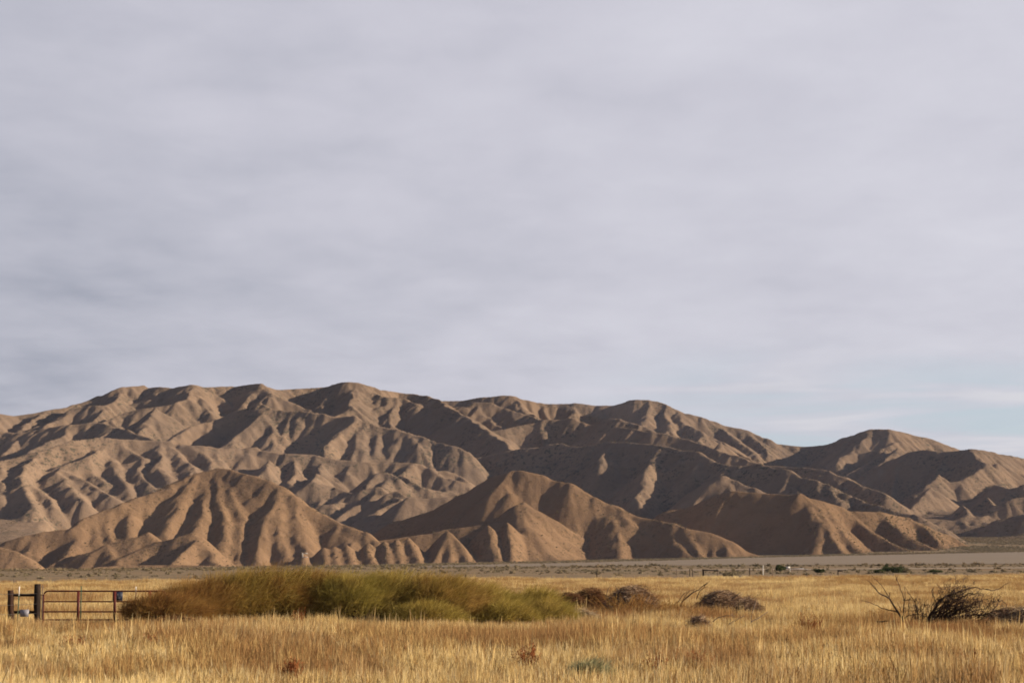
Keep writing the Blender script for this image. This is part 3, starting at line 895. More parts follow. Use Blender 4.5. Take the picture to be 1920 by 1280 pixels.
def scatter_tree(name, coll):
    g = bpy.data.node_groups.new(name, 'GeometryNodeTree')
    g.interface.new_socket('Geometry', in_out='INPUT', socket_type='NodeSocketGeometry')
    g.interface.new_socket('Geometry', in_out='OUTPUT', socket_type='NodeSocketGeometry')
    N, L = g.nodes, g.links
    gin = N.new('NodeGroupInput'); gout = N.new('NodeGroupOutput')
    ci = N.new('GeometryNodeCollectionInfo'); ci.inputs[0].default_value = coll
    ci.inputs['Separate Children'].default_value = True; ci.inputs['Reset Children'].default_value = True
    iop = N.new('GeometryNodeInstanceOnPoints'); iop.inputs['Pick Instance'].default_value = True
    def attr(nm, ty):
        a = N.new('GeometryNodeInputNamedAttribute'); a.data_type = ty; a.inputs[0].default_value = nm
        return a.outputs[0]
    cx = N.new('ShaderNodeCombineXYZ')
    L.new(attr('turn', 'FLOAT'), cx.inputs[2])
    e2r = N.new('FunctionNodeEulerToRotation'); L.new(cx.outputs[0], e2r.inputs[0])
    L.new(gin.outputs[0], iop.inputs['Points']); L.new(ci.outputs[0], iop.inputs['Instance'])
    L.new(attr('pick', 'INT'), iop.inputs['Instance Index'])
    L.new(e2r.outputs[0], iop.inputs['Rotation']); L.new(attr('size', 'FLOAT'), iop.inputs['Scale'])
    L.new(iop.outputs[0], gout.inputs[0])
    return g


go = link('dry_grass', gm)
go.modifiers.new('sown', 'NODES').node_group = scatter_tree('sown_grass', tufts)
tag(go, 'tall dry golden and russet grass covering the whole foreground field', 'grass', kind='stuff')

# ------------------------------------------------------------------ sagebrush of the flats and lower slopes
M_sage = veg_mat('sage_leaf', [(0, (0.135, 0.112, 0.066)), (0.5, (0.215, 0.178, 0.112)), (1, (0.31, 0.255, 0.165))], (0.24, 0.17, 0.10), 0.01, 0.15)
M_sagegreen = veg_mat('green_leaf', [(0, (0.035, 0.045, 0.022)), (0.5, (0.06, 0.075, 0.035)), (1, (0.11, 0.12, 0.055))], None, 1, 0.2)


def leaf_dome(n, w, h, seed, leaf=0.16, lumps=5):
    """a low shrub as many leaf-sized faces over a few uneven lobes"""
    rg = np.random.default_rng(seed)
    c = rg.normal(size=(lumps, 3)) * (w * 0.24, w * 0.24, h * 0.10) + (0, 0, h * 0.42)
    r = (0.55 + 0.5 * rg.random(lumps))
    k = rg.integers(0, lumps, n)
    d = rg.normal(size=(n, 3)); d /= np.linalg.norm(d, axis=1, keepdims=True)
    p = c[k] + d * (r[k] * (0.65 + 0.45 * rg.random(n)))[:, None] * (w * 0.36, w * 0.36, h * 0.52)
    p[:, 2] = np.abs(p[:, 2])
    u = rg.normal(size=(n, 3)); u /= np.linalg.norm(u, axis=1, keepdims=True)
    v = np.cross(u, rg.normal(size=(n, 3))); v /= np.linalg.norm(v, axis=1, keepdims=True)
    L = leaf * (0.6 + 0.8 * rg.random(n))[:, None]
    V = np.stack((p - u * L, p + v * L * 0.5, p + u * L, p - v * L * 0.5), 1).reshape(-1, 3)
    return V, np.arange(n * 4).reshape(-1, 4), np.repeat(rg.random(n), 4)


scrubs = bpy.data.collections.new('scrub_shapes')
for k in range(5):
    v, f, t = leaf_dome(90, 1.5, 0.8, 300 + k, 0.20)
    o = bpy.data.objects.new('scrub_shape', mesh_np('scrub_shape', v, f, {'tint': t})); o.data.materials.append(M_sage)
    scrubs.objects.link(o)


def spread(n, x0, x1, y0, y1, seed):
    rg = np.random.default_rng(seed)
    return x0 + (x1 - x0) * rg.random(n), y0 + (y1 - y0) * rg.random(n)


def ploughed(x, y):
    lo = 700 + 0.35 * (200 - x) + 8 * np.sin(x / 37); hi = np.minimum(1700, 1000 + 2.6 * (x + 60)) + 10 * np.sin(x / 51)
    return (x > -40) & (y > lo) & (y < hi)


q = []
for n, bx, seed, sz in ((5500, (-160, 330, 300, 720), 401, (0.3, 0.9)), (26000, (-560, 620, 640, 2000), 402, (0.7, 1.5)),
                        (9000, (-560, 720, 1600, 2150), 403, (0.6, 1.4)), (16000, (380, 800, 1950, 2600), 404, (0.8, 1.8)),
                        (9000, (-640, 640, 1700, 2250), 405, (0.4, 0.9)), (22000, (-700, 900, 2250, 2900), 406, (0.6, 1.5))):
    x, y = spread(n, *bx, seed)
    rg = np.random.default_rng(seed + 50)
    ok = (~ploughed(x, y)) & (y > edge_y(x) + 42 + 0.12 * x) & (np.abs(x) < 0.27 * y + 10)
    ok &= ~((y > 466 + 0.30 * x) & (y < 504 + 0.32 * x) & (x > 36))
    ok &= rg.random(n) < 0.55 + 0.9 * vnoise(x, y, 70, 16) + 0.4 * vnoise(x, y, 22, 17)
    x, y = x[ok], y[ok]
    z = surface(x, y)
    if seed in (405, 406):
        steep = np.hypot(surface(x + 6, y) - surface(x - 6, y), surface(x, y + 6) - surface(x, y - 6)) / 12
        k2 = rg.random(len(x)) < np.clip(1.15 - steep * 1.3, 0.06, 1)
        x, y, z = x[k2], y[k2], z[k2]
    q.append((x, y, z, sz[0] + (sz[1] - sz[0]) * rg.random(len(x)) ** 2))
x, y, z, s_ = (np.concatenate([p[i] for p in q]) for i in range(4))
sm = bpy.data.meshes.new('sagebrush')
sm.vertices.add(len(x))
sm.vertices.foreach_set('co', np.stack((x, y, z - 0.1), 1).astype(np.float32).ravel())
at = sm.attributes.new('size', 'FLOAT', 'POINT'); at.data.foreach_set('value', s_.astype(np.float32))
at = sm.attributes.new('turn', 'FLOAT', 'POINT'); at.data.foreach_set('value', (rng.random(len(x)) * 6.283).astype(np.float32))
at = sm.attributes.new('pick', 'INT', 'POINT'); at.data.foreach_set('value', rng.integers(0, 5, len(x)).astype(np.int32))
so = link('sagebrush', sm)
so.modifiers.new('spread', 'NODES').node_group = scatter_tree('spread_scrub', scrubs)
tag(so, 'grey green sagebrush dotting the flats and lower slopes below the hills', 'scrub', kind='stuff')


# ------------------------------------------------------------------ the long thicket of wispy shrubs beside the gate
def wispy(w, dp, h, n, seed, tint=(0, 1), lean=0.12, twig=0.0075, tl=(0.22, 0.52), flop=1.0):
    """a shrub of fine twigs: many stems rise from the crown of the root and fan out over a dome"""
    rg = np.random.default_rng(seed)
    ns = max(40, n // 26)
    a = rg.random(ns) * 2 * math.pi; rr = np.sqrt(rg.random(ns))
    tip = np.stack((np.cos(a) * rr * w * 0.46 + lean * h, np.sin(a) * rr * dp * 0.46, h * (1 - (0.42 if h > 1.1 else 0.62) * flop * rr ** 2.8) * (0.58 + 0.30 * rg.random(ns))), 1)
    base = np.stack((np.cos(a) * rr * w * 0.30, np.sin(a) * rr * dp * 0.30, np.full(ns, -0.05)), 1)
    t = np.linspace(0, 1, 6)
    ctrl = np.stack((base[:, 0] * 1.05, base[:, 1] * 1.05, tip[:, 2] * 0.65), 1)
    P = ((1 - t) ** 2)[None, :, None] * base[:, None] + (2 * t * (1 - t))[None, :, None] * ctrl[:, None] + (t ** 2)[None, :, None] * tip[:, None]
    stems = tubes(P, np.linspace(0.011, 0.004, 6)[None] * np.ones((ns, 1)), rg.random(ns) * 0.5, 3)
    k = rg.integers(0, ns, n); u = 0.47 + 0.53 * rg.random(n) ** 0.9
    q = ((1 - u) ** 2)[:, None] * base[k] + (2 * u * (1 - u))[:, None] * ctrl[k] + (u ** 2)[:, None] * tip[k]
    q += rg.normal(size=(n, 3)) * (0.10, 0.10, 0.05) * min(1.0, h)
    if h > 1.1:                                      # the foot of a tall shrub is bare
        keep = q[:, 2] > h * 0.30 * (0.45 + 0.9 * rg.random(n))
        k, u, q = k[keep], u[keep], q[keep]; n = len(k)
    out = tip[k] - (0, 0, 0.4 * h); out /= np.linalg.norm(out, axis=1, keepdims=True)
    d = out * 0.7 + rg.normal(size=(n, 3)) * 0.55 + (0.22, 0, 0.55)
    d /= np.linalg.norm(d, axis=1, keepdims=True)
    L = (tl[0] + (tl[1] - tl[0]) * rg.random(n)) * min(1.15, 0.35 + h * 0.5)
    tt = np.linspace(0, 1, 4)
    T = q[:, None] + d[:, None] * (L[:, None] * tt)[..., None] + (tt ** 2)[None, :, None] * np.stack((L * 0.12, 0 * L, -0.10 * L), 1)[:, None]
    T[..., 2] = np.maximum(T[..., 2], -0.05)
    tw = ribbons(T, np.array((1, 0.9, 0.7, 0.3))[None] * twig * (0.7 + 0.6 * rg.random(n))[:, None], tint[0] + (tint[1] - tint[0]) * rg.random(n), rg)
    m = n // 3
    k = rg.integers(0, ns, m)
    q = tip[k] + rg.normal(size=(m, 3)) * (0.16, 0.16, 0.10) * min(1.0, h) - (0, 0, 0.16 * h)
    d = out[rg.integers(0, n, m)] * 0.25 + rg.normal(size=(m, 3)) * 0.28 + (0.30, 0, 0.9)
    d /= np.linalg.norm(d, axis=1, keepdims=True)
    L = (0.16 + 0.26 * rg.random(m)) * min(1.15, 0.35 + h * 0.5)
    T = q[:, None] + d[:, None] * (L[:, None] * tt)[..., None] + (tt ** 2)[None, :, None] * np.stack((L * 0.25, 0 * L, -0.05 * L), 1)[:, None]
    sh = ribbons(T, np.array((0.9, 0.8, 0.6, 0.25))[None] * twig * 0.75 * np.ones((m, 1)), 0.6 + 0.4 * rg.random(m), rg)
    return stems, join((tw, sh))


M_stem = solid_mat('shrub_stem', (0.045, 0.028, 0.016), (0.085, 0.052, 0.030), 20)
M_rust = veg_mat('rust_twigs', [(0, (0.13, 0.055, 0.022)), (0.5, (0.27, 0.130, 0.045)), (1, (0.46, 0.28, 0.09))], (0.38, 0.24, 0.075), 0.9, 0.42)
M_olive = veg_mat('olive_twigs', [(0, (0.10, 0.06, 0.018)), (0.35, (0.23, 0.17, 0.045)), (0.6, (0.36, 0.20, 0.06)), (0.8, (0.46, 0.35, 0.085)), (1, (0.66, 0.50, 0.16))], (0.34, 0.17, 0.055), 1.0, 0.42)
M_gold = veg_mat('gold_twigs', [(0, (0.16, 0.105, 0.032)), (0.45, (0.40, 0.29, 0.075)), (1, (0.66, 0.50, 0.16))], (0.27, 0.235, 0.05), 0.8, 0.42)
M_green = veg_mat('green_twigs', [(0, (0.14, 0.088, 0.026)), (0.4, (0.29, 0.225, 0.055)), (0.65, (0.46, 0.35, 0.085)), (1, (0.66, 0.52, 0.16))], (0.34, 0.23, 0.06), 0.8, 0.42)
M_russet = veg_mat('russet_twigs', [(0, (0.15, 0.085, 0.03)), (0.5, (0.36, 0.21, 0.065)), (1, (0.62, 0.44, 0.14))], (0.29, 0.22, 0.05), 0.8, 0.42)

GRP = 'shrubs of the thicket beside the gate'
#        px    top   foot  width depth  D     n      material  stems lean  label
thicket = [
    (304, 1108, 1180, 180, 1.6, 69.0, 8000, M_rust, 'lowest dark rust shrub at the gate end of the thicket, over the gate rails'),
    (362, 1084, 1178, 190, 2.2, 70.9, 12000, M_rust, 'russet shrub with straw tips between the gate shrub and the olive shrubs'),
    (426, 1068, 1178, 190, 2.4, 71.5, 13000, M_russet, 'brown gold shrub just left of the highest olive shoulder'),
    (492, 1057, 1178, 220, 2.6, 72.0, 16000, M_olive, 'tall dark olive shrub at the left shoulder of the thicket'),
    (575, 1060, 1176, 200, 2.6, 72.6, 15000, M_olive, 'dark olive shrub with golden top right of the tall left shoulder'),
    (655, 1068, 1176, 190, 2.4, 72.0, 14000, M_gold, 'golden olive shrub in the dip at the middle of the thicket'),
    (738, 1064, 1176, 220, 2.6, 72.6, 16000, M_green, 'yellow green rounded shrub right of the middle dip'),
    (815, 1070, 1174, 190, 2.2, 72.2, 13000, M_russet, 'rust flecked shrub where the thicket starts to fall away to the right'),
    (795, 1126, 1172, 170, 1.2, 70.5, 6000, M_green, 'low bright green growth at the front foot of the thicket'),
    (882, 1086, 1170, 160, 1.8, 73.0, 9000, M_gold, 'thin golden shrub at the right tail of the thicket'),
    (925, 1106, 1170, 170, 1.6, 73.2, 6000, M_gold, 'sparse golden green shrub where the thicket tapers down to the low green growth'),
    (945, 1124, 1170, 130, 1.3, 72.0, 3600, M_green, 'small low green shrub left of the lone upright green shrub'),
    (1001, 1097, 1168, 100, 1.3, 74.0, 3600, M_green, 'lone upright green shrub at the far right end of the thicket'),
    (1028, 1120, 1168, 110, 1.1, 73.0, 2600, M_gold, 'small green shrub leaning right in front of the fallen brown brush'),
]
for i, row in enumerate(thicket):
    px, top, foot, wpx, dp, D, n, mat, lab = row[:9]
    b = pt(px, 1100, D); b[2] = gz(b[0], b[1])
    h = pt(px, top, D)[2] - b[2]
    o = thing('wispy_shrub', lab, 'shrub', b, GRP)
    st, tw = wispy(wpx / F * D, dp, h * 1.04, int(n * 1.35), 500 + i, lean=0.10)
    build('foliage', tw, mat, o); build('stems', st, M_stem, o)

# ------------------------------------------------------------------ dead and dry brush
M_greybrush = veg_mat('grey_dead_twigs', [(0, (0.11, 0.060, 0.034)), (0.5, (0.26, 0.168, 0.105)), (1, (0.48, 0.36, 0.25))], None, 1, 0.1)
M_brownbrush = veg_mat('brown_dead_twigs', [(0, (0.075, 0.036, 0.020)), (0.5, (0.17, 0.088, 0.045)), (1, (0.30, 0.17, 0.085))], None, 1, 0.15)
M_palebrush = veg_mat('pale_dead_twigs', [(0, (0.20, 0.14, 0.08)), (0.5, (0.36, 0.27, 0.165)), (1, (0.52, 0.42, 0.29))], None, 1, 0.1)
M_charred = solid_mat('charred_branch', (0.032, 0.019, 0.013), (0.080, 0.046, 0.030), 25, 0.85, stretch=(1, 1, 0.3))
M_grey_wood = solid_mat('weathered_branch', (0.10, 0.068, 0.048), (0.19, 0.14, 0.105), 25, 0.85)


def mound(w, dp, h, n, seed, twig=0.012, L=(0.35, 0.9)):
    """a collapsed heap of dead twigs lying over one another"""
    rg = np.random.default_rng(seed)
    a = rg.random(n) * 2 * math.pi; rr = np.sqrt(rg.random(n))
    top = np.sqrt(np.maximum(0, 1 - rr ** 2.4)) * h * (0.86 + 0.16 * np.sin(a * 3 + seed))
    z = top * (0.45 + 0.55 * rg.random(n) ** 0.5)
    p = np.stack((np.cos(a) * rr * w / 2, np.sin(a) * rr * dp / 2, z), 1)
    ta = rg.random(n) * 2 * math.pi
    d = np.stack((np.cos(ta), np.sin(ta) * 0.8, 0.35 * rg.normal(size=n) - 0.25 * rr), 1)
    d /= np.linalg.norm(d, axis=1, keepdims=True)
    ln = L[0] + (L[1] - L[0]) * rg.random(n)
    t = np.linspace(-0.5, 0.5, 5)
    P = p[:, None] + d[:, None] * (ln[:, None] * t)[..., None]
    P[..., 2] -= (t ** 2)[None] * ln[:, None] * 0.5
    P += np.cumsum(rg.normal(size=P.shape) * 0.018, axis=1)
    k = rg.random(n) < 0.10                         # ends that stick out of the heap
    e = rg.normal(size=(n, 3)) * (0.5, 0.5, 0.35) + (0.25, 0, 0.75)
    P[k] = p[k][:, None] + e[k][:, None] * (0.32 * np.linspace(0, 1, 5))[None, :, None] * rg.random(k.sum())[:, None, None]
    P[..., 2] = np.maximum(P[..., 2], -0.04)
    return ribbons(P, np.array((0.5, 1, 1, 0.8, 0.3))[None] * twig * (0.6 + 0.8 * rg.random(n))[:, None], rg.random(n), rg)


def base_at(px, D):
    b = pt(px, 1100, D); b[2] = gz(b[0], b[1])
    return b


def brush(name, lab, cat, px, top, wpx, dp, D, n, mat, seed, group=None, part='twigs', **kw):
    b = base_at(px, D)
    h = pt(px, top, D)[2] - b[2]
    o = thing(name, lab, cat, b, group)
    build(part, mound(wpx / F * D, dp, h, n, seed, **kw), mat, o)
    return o, b


def trace(o, b, name, lines, D, mat, r0=0.018, r1=0.005, depth=0.35, seed=1, sides=4, kink=0.010):
    """branches laid out after the photo: each line runs from its root outwards"""
    rg = np.random.default_rng(seed)
    out = []
    for ln in lines:
        r = r0
        if isinstance(ln[0], (int, float)):
            r, ln = r0 * ln[0], ln[1:]
        d0 = rg.normal() * depth * 0.4; d1 = d0 + rg.normal() * depth
        t = np.linspace(0, 1, len(ln))
        P = np.array([pt(x, y, D + d0 + (d1 - d0) * k) - b for (x, y), k in zip(ln, t)])
        # resample with a slight waver
        tt = np.linspace(0, 1, 3 * len(ln))
        Q = np.stack([np.interp(tt, t, P[:, i]) for i in range(3)], 1)
        Q[1:-1] += rg.normal(size=(len(tt) - 2, 3)) * kink
        out.append(tubes(Q[None], np.linspace(r, r1, len(tt))[None], None, sides))
    return build(name, join(out), mat, o)


o, b = brush('dead_brush', 'dark brown flattened dead brush just right of the green shrubs', 'dead brush', 1068, 1110, 70, 1.3, 84, 3500, M_brownbrush, 601)
o, b = brush('dead_brush', 'rounded dark brown dead bush leaning on the larger grey heap', 'dead brush', 1108, 1100, 78, 1.5, 85, 4200, M_brownbrush, 602)
trace(o, b, 'branch', [[(1136, 1118), (1140, 1103), (1146, 1096)], [(1137, 1115), (1142, 1100)]], 85, M_grey_wood, 0.014, 0.004, 0.2, 3)
o, b = brush('dead_brush', 'largest grey heap of dead twigs with a pale stick on its crest', 'dead brush', 1186, 1097, 100, 2.0, 83, 6500, M_greybrush, 603)
trace(o, b, 'branch', [[(1150, 1112), (1163, 1105), (1175, 1101)], [(1186, 1102), (1194, 1096), (1196, 1095)], [(1160, 1108), (1153, 1097)]], 82.6, M_grey_wood, 0.022, 0.008, 0.2, 4)
o, b = brush('dead_brush', 'grey brown matted heap of dead twigs with a broken stub at its right', 'dead brush', 1352, 1106, 96, 1.9, 83, 6000, M_greybrush, 604)
trace(o, b, 'branch', [[(1372, 1122), (1381, 1116), (1388, 1110)], [(1320, 1118), (1345, 1108), (1360, 1107)]], 82.4, M_grey_wood, 0.026, 0.012, 0.15, 5)
o, b = brush('dead_brush', 'small grey tail of dead twigs sloping off the broken stub heap', 'dead brush', 1402, 1118, 44, 1.2, 81, 2200, M_greybrush, 605)
trace(o, b, 'branch', [[(1417, 1124), (1414, 1138), (1410, 1150), (1408, 1168)], [(1408, 1166), (1425, 1157), (1440, 1146)]][::-1], 66, M_grey_wood, 0.018, 0.008, 0.2, 6)
o, b = brush('dead_brush', 'pale bleached low heap of dead twigs in front of the brown bushes', 'dead brush', 1090, 1141, 54, 1.2, 74, 1300, M_palebrush, 606)
o, b = brush('dead_brush', 'small grey ball of dead twigs alone in the grass below the stub heap', 'dead brush', 1309, 1153, 38, 0.9, 67, 1100, M_greybrush, 607, L=(0.2, 0.5))
o, b = brush('dead_brush', 'silvery heap of dead twigs cut off by the right edge', 'dead brush', 1908, 1139, 130, 2.2, 66, 9000, M_greybrush, 608)
v = mound(120 / F * 66, 1.6, 0.82, 700, 640, 0.02, (0.5, 1.2)); v = (v[0] + (0, 0, 0.02), v[1], v[2])
build('bleached_twigs', v, M_palebrush, o)
o, b = brush('dead_brush', 'low purple brown dead shrub in the grass before the rust shrub', 'dead brush', 330, 1155, 120, 1.2, 64.5, 2600, M_brownbrush, 609, L=(0.2, 0.5))
o, b = brush('dead_brush', 'low dark tangle of dry weeds mid field below the grey heaps', 'dead brush', 1232, 1178, 48, 0.8, 57, 1500, M_brownbrush, 610, L=(0.2, 0.5))

# bare forked branches left of the stub heap
b = base_at(1290, 80)
o = thing('dead_branch', 'bare forked dead branch leaning right between the two grey heaps', 'dead branch', b)
trace(o, b, 'limb', [[1.5, (1275, 1136), (1284, 1122), (1299, 1110), (1311, 1105), (1320, 1096), (1330, 1090)], [(1306, 1122), (1310, 1110), (1320, 1100), (1327, 1099)],
                     [(1320, 1098), (1326, 1093), (1329, 1089)], [0.6, (1278, 1128), (1286, 1114), (1294, 1106), (1304, 1104)], [0.6, (1270, 1130), (1282, 1112), (1291, 1108)],
                     [0.5, (1299, 1110), (1302, 1104)]], 80, M_charred, 0.022, 0.007, 0.4, 7)
for lab, lines, D, sd in (('fallen arched dead branch in the grass right of the small grey twig ball', [[(1336, 1164), (1346, 1158), (1360, 1153), (1371, 1152)], [0.6, (1371, 1152), (1378, 1154)], [0.6, (1371, 1152), (1374, 1148)]], 68, 8),
                          ('long thin dead branch slanting up through grass in front of the arched branch', [[(1359, 1181), (1366, 1170), (1378, 1162), (1397, 1153)]], 65, 9),
                          ('thin bent dead weed stalk standing left of the burnt shrub', [[(1516, 1192), (1522, 1180), (1532, 1176), (1538, 1166)], [0.6, (1530, 1178), (1540, 1179)]], 60, 10)):
    b = base_at(lines[0][-1][0], D)
    o = thing('dead_branch', lab, 'dead branch', b)
    trace(o, b, 'limb', lines, D, M_grey_wood, 0.016, 0.007, 0.2, sd)

# the burnt shrub at the right
DB = 66.0
b = base_at(1745, DB)
o = thing('burnt_shrub', 'burnt bare shrub with blackened branches swept to the right', 'burnt shrub', b)
L1 = [[1.7, (1697, 1170), (1690, 1157), (1683, 1146), (1668, 1121), (1656, 1115), (1645, 1108), (1634, 1094), (1626, 1086)],
      [1.0, (1667, 1121), (1652, 1114), (1644, 1107)], [0.7, (1668, 1120), (1662, 1111), (1657, 1103), (1647, 1091), (1635, 1079)],
      [0.6, (1667, 1119), (1669, 1109)], [0.6, (1645, 1108), (1641, 1100), (1632, 1093)],
      [0.8, (1683, 1147), (1670, 1143), (1655, 1140), (1640, 1133), (1625, 1127), (1615, 1125)],
      [0.9, (1694, 1158), (1703, 1153), (1715, 1151), (1727, 1152), (1737, 1156)],
      [0.8, (1692, 1158), (1694, 1140), (1696, 1126), (1690, 1108), (1684, 1092), (1681, 1084), (1684, 1080)],
      [0.6, (1696, 1127), (1697, 1112), (1696, 1098)], [0.6, (1681, 1086), (1680, 1079)],
      [0.9, (1722, 1160), (1719, 1145), (1716, 1128), (1708, 1117), (1700, 1106), (1697, 1100)], [0.5, (1716, 1128), (1720, 1116)],
      [0.6, (1693, 1124), (1705, 1123), (1712, 1126)], [0.5, (1704, 1150), (1703, 1130), (1706, 1120)], [0.5, (1690, 1147), (1688, 1138), (1682, 1128)],
      [1.2, (1640, 1166), (1652, 1164), (1668, 1164), (1680, 1166), (1700, 1165), (1716, 1164)], [0.8, (1646, 1172), (1647, 1166), (1644, 1162)],
      [0.8, (1670, 1166), (1676, 1162), (1686, 1161)], [0.6, (1730, 1158), (1731, 1140), (1733, 1128), (1740, 1122)]]
trace(o, b, 'limb', L1, DB, M_charred, 0.025, 0.006, 0.5, 11)
rg = np.random.default_rng(77)
# the right-hand mass: many stems rising from the crown and swept over to the right
L2 = [[1.6, (1738, 1165), (1752, 1142), (1760, 1125), (1776, 1116), (1800, 1108), (1814, 1104), (1830, 1101), (1848, 1104), (1860, 1107)],
      [1.3, (1742, 1163), (1758, 1145), (1780, 1135), (1800, 1122), (1815, 1112), (1835, 1113), (1848, 1112)],
      [0.7, (1848, 1104), (1862, 1107), (1876, 1101), (1893, 1090)], [0.6, (1832, 1112), (1836, 1102)], [0.6, (1820, 1124), (1834, 1114), (1846, 1116)],
      [1.4, (1770, 1167), (1792, 1158), (1812, 1156), (1832, 1152), (1858, 1148), (1868, 1136), (1873, 1126), (1870, 1122), (1868, 1118)],
      [0.8, (1872, 1127), (1877, 1125), (1884, 1129), (1888, 1137)], [0.6, (1872, 1127), (1875, 1116)],
      [1.6, (1790, 1166), (1812, 1165), (1835, 1164), (1845, 1172)], [1.2, (1766, 1170), (1800, 1164), (1820, 1163)],
      [0.8, (1800, 1160), (1806, 1146), (1815, 1136), (1834, 1124)], [0.7, (1805, 1146), (1822, 1138), (1838, 1137)], [0.5, (1836, 1137), (1837, 1130)],
      [0.6, (1749, 1120), (1748, 1108), (1752, 1098)], [0.5, (1754, 1130), (1750, 1115), (1749, 1102)]]
tw = []
for k in range(130):
    x0 = 1735 + rg.random() * 66 * rg.random() ** 0.5; y0 = 1168 - rg.random() * 6
    u = rg.random()
    x1 = x0 + 8 + 62 * u * rg.random() + 12; y1 = 1150 - 46 * rg.random() * (0.45 + 0.55 * rg.random()) - 4
    xm = x0 + (x1 - x0) * (0.38 + 0.15 * rg.random()); ym = y0 + (y1 - y0) * (0.52 + 0.25 * rg.random())
    x2 = x1 + 4 + 16 * rg.random(); y2 = y1 - 10 * rg.random() + 3
    tw.append([0.5 + 0.7 * rg.random(), (x0, y0), (xm, ym), (x1, y1), (x2, y2)])
for k in range(48):
    x0 = 1770 + rg.random() * 70; y0 = 1168 - rg.random() * 8
    tw.append([0.5 + 0.6 * rg.random(), (x0, y0), (x0 + 14 + 14 * rg.random(), y0 - 6 - 10 * rg.random()), (x0 + 24 + 24 * rg.random(), y0 - 14 - 30 * rg.random()), (x0 + 32 + 30 * rg.random(), y0 - 16 - 42 * rg.random())])
for k in range(60):
    x0 = 1752 + rg.random() * 55; y0 = 1140 - rg.random() * 28
    tw.append([0.4, (x0, y0), (x0 + 5 + 8 * rg.random(), y0 - 10 - 10 * rg.random()), (x0 + 12 + 14 * rg.random(), y0 - 18 - 18 * rg.random())])
for k in range(40):
    x0 = 1690 + rg.random() * 60; y0 = 1166
    tw.append([0.4, (x0, y0), (x0 - 4 + 8 * rg.random(), y0 - 18), (x0 - 8 + 16 * rg.random(), y0 - 26 - 22 * rg.random())])
trace(o, b, 'limb', L2 + tw[1:60:4], DB, M_charred, 0.027, 0.007, 0.6, 12, 4, 0.016)
forks = []
for ln in tw:                                        # short broken side twigs at odd angles
    for _ in range(2):
        i = rg.integers(1, len(ln) - 1); u = rg.random()
        (ax, ay), (bx_, by_) = ln[i], ln[i + 1]
        x, y = ax + (bx_ - ax) * u, ay + (by_ - ay) * u
        an = math.atan2(by_ - ay, bx_ - ax) + rg.choice((-1, 1)) * (0.5 + 0.7 * rg.random()); L = 5 + 11 * rg.random()
        if y + math.sin(an) * L < 1168:
            forks.append([0.45, (x, y), (x + math.cos(an) * L * 0.6, y + math.sin(an) * L * 0.6), (x + math.cos(an - 0.2) * L, y + math.sin(an - 0.3) * L)])
trace(o, b, 'twigs', tw[::2] + forks, DB, M_charred, 0.016, 0.004, 0.8, 13, 3, 0.022)
o, b = brush('dead_brush', 'dark fallen brush under the burnt shrub, against the silvery heap', 'dead brush', 1832, 1162, 110, 1.0, 65, 1300, M_brownbrush, 611, twig=0.016)

# ------------------------------------------------------------------ coloured weeds standing in the grass
M_dock = veg_mat('red_brown_stalks', [(0, (0.12, 0.036, 0.016)), (0.5, (0.225, 0.075, 0.030)), (1, (0.33, 0.14, 0.055))], None, 1, 0.2)
M_sagefg = veg_mat('grey_green_leaf', [(0, (0.14, 0.13, 0.06)), (0.5, (0.29, 0.275, 0.14)), (1, (0.42, 0.39, 0.22))], None, 1, 0.25)


def weed(n, w, h, seed, mat=None):
    rg = np.random.default_rng(seed)
    a = rg.random(n) * 2 * math.pi; rr = np.sqrt(rg.random(n)) * w * 0.25
    base = np.stack((np.cos(a) * rr, np.sin(a) * rr, np.full(n, -0.03)), 1)
    hh = h * (0.45 + 0.55 * rg.random(n))
    tip = base + np.stack((rg.normal(size=n) * w * 0.26 + 0.08 * w, rg.normal(size=n) * w * 0.26, hh), 1)
    t = np.linspace(0, 1, 5)
    P = base[:, None] + (tip - base)[:, None] * t[None, :, None]
    P += np.cumsum(rg.normal(size=P.shape) * 0.008, axis=1)
    st = ribbons(P, np.array((1, 1, 1.0, 1.3, 0.4))[None] * 0.010 * (0.7 + 0.7 * rg.random(n))[:, None], rg.random(n), rg)
    m = n * 9                                       # seed husks up the stalks
    k = rg.integers(0, n, m); u = 0.45 + 0.55 * rg.random(m)
    c = base[k] + (tip - base)[k] * u[:, None] + rg.normal(size=(m, 3)) * 0.02
    d = rg.normal(size=(m, 3)) + (0, 0, 0.8); d /= np.linalg.norm(d, axis=1, keepdims=True)
    tt = np.linspace(0, 1, 3)
    H = c[:, None] + d[:, None] * (0.05 * tt)[None, :, None]
    hk = ribbons(H, np.array((0.5, 1, 0.3))[None] * 0.014 * np.ones((m, 1)), rg.random(m), rg)
    return st, hk


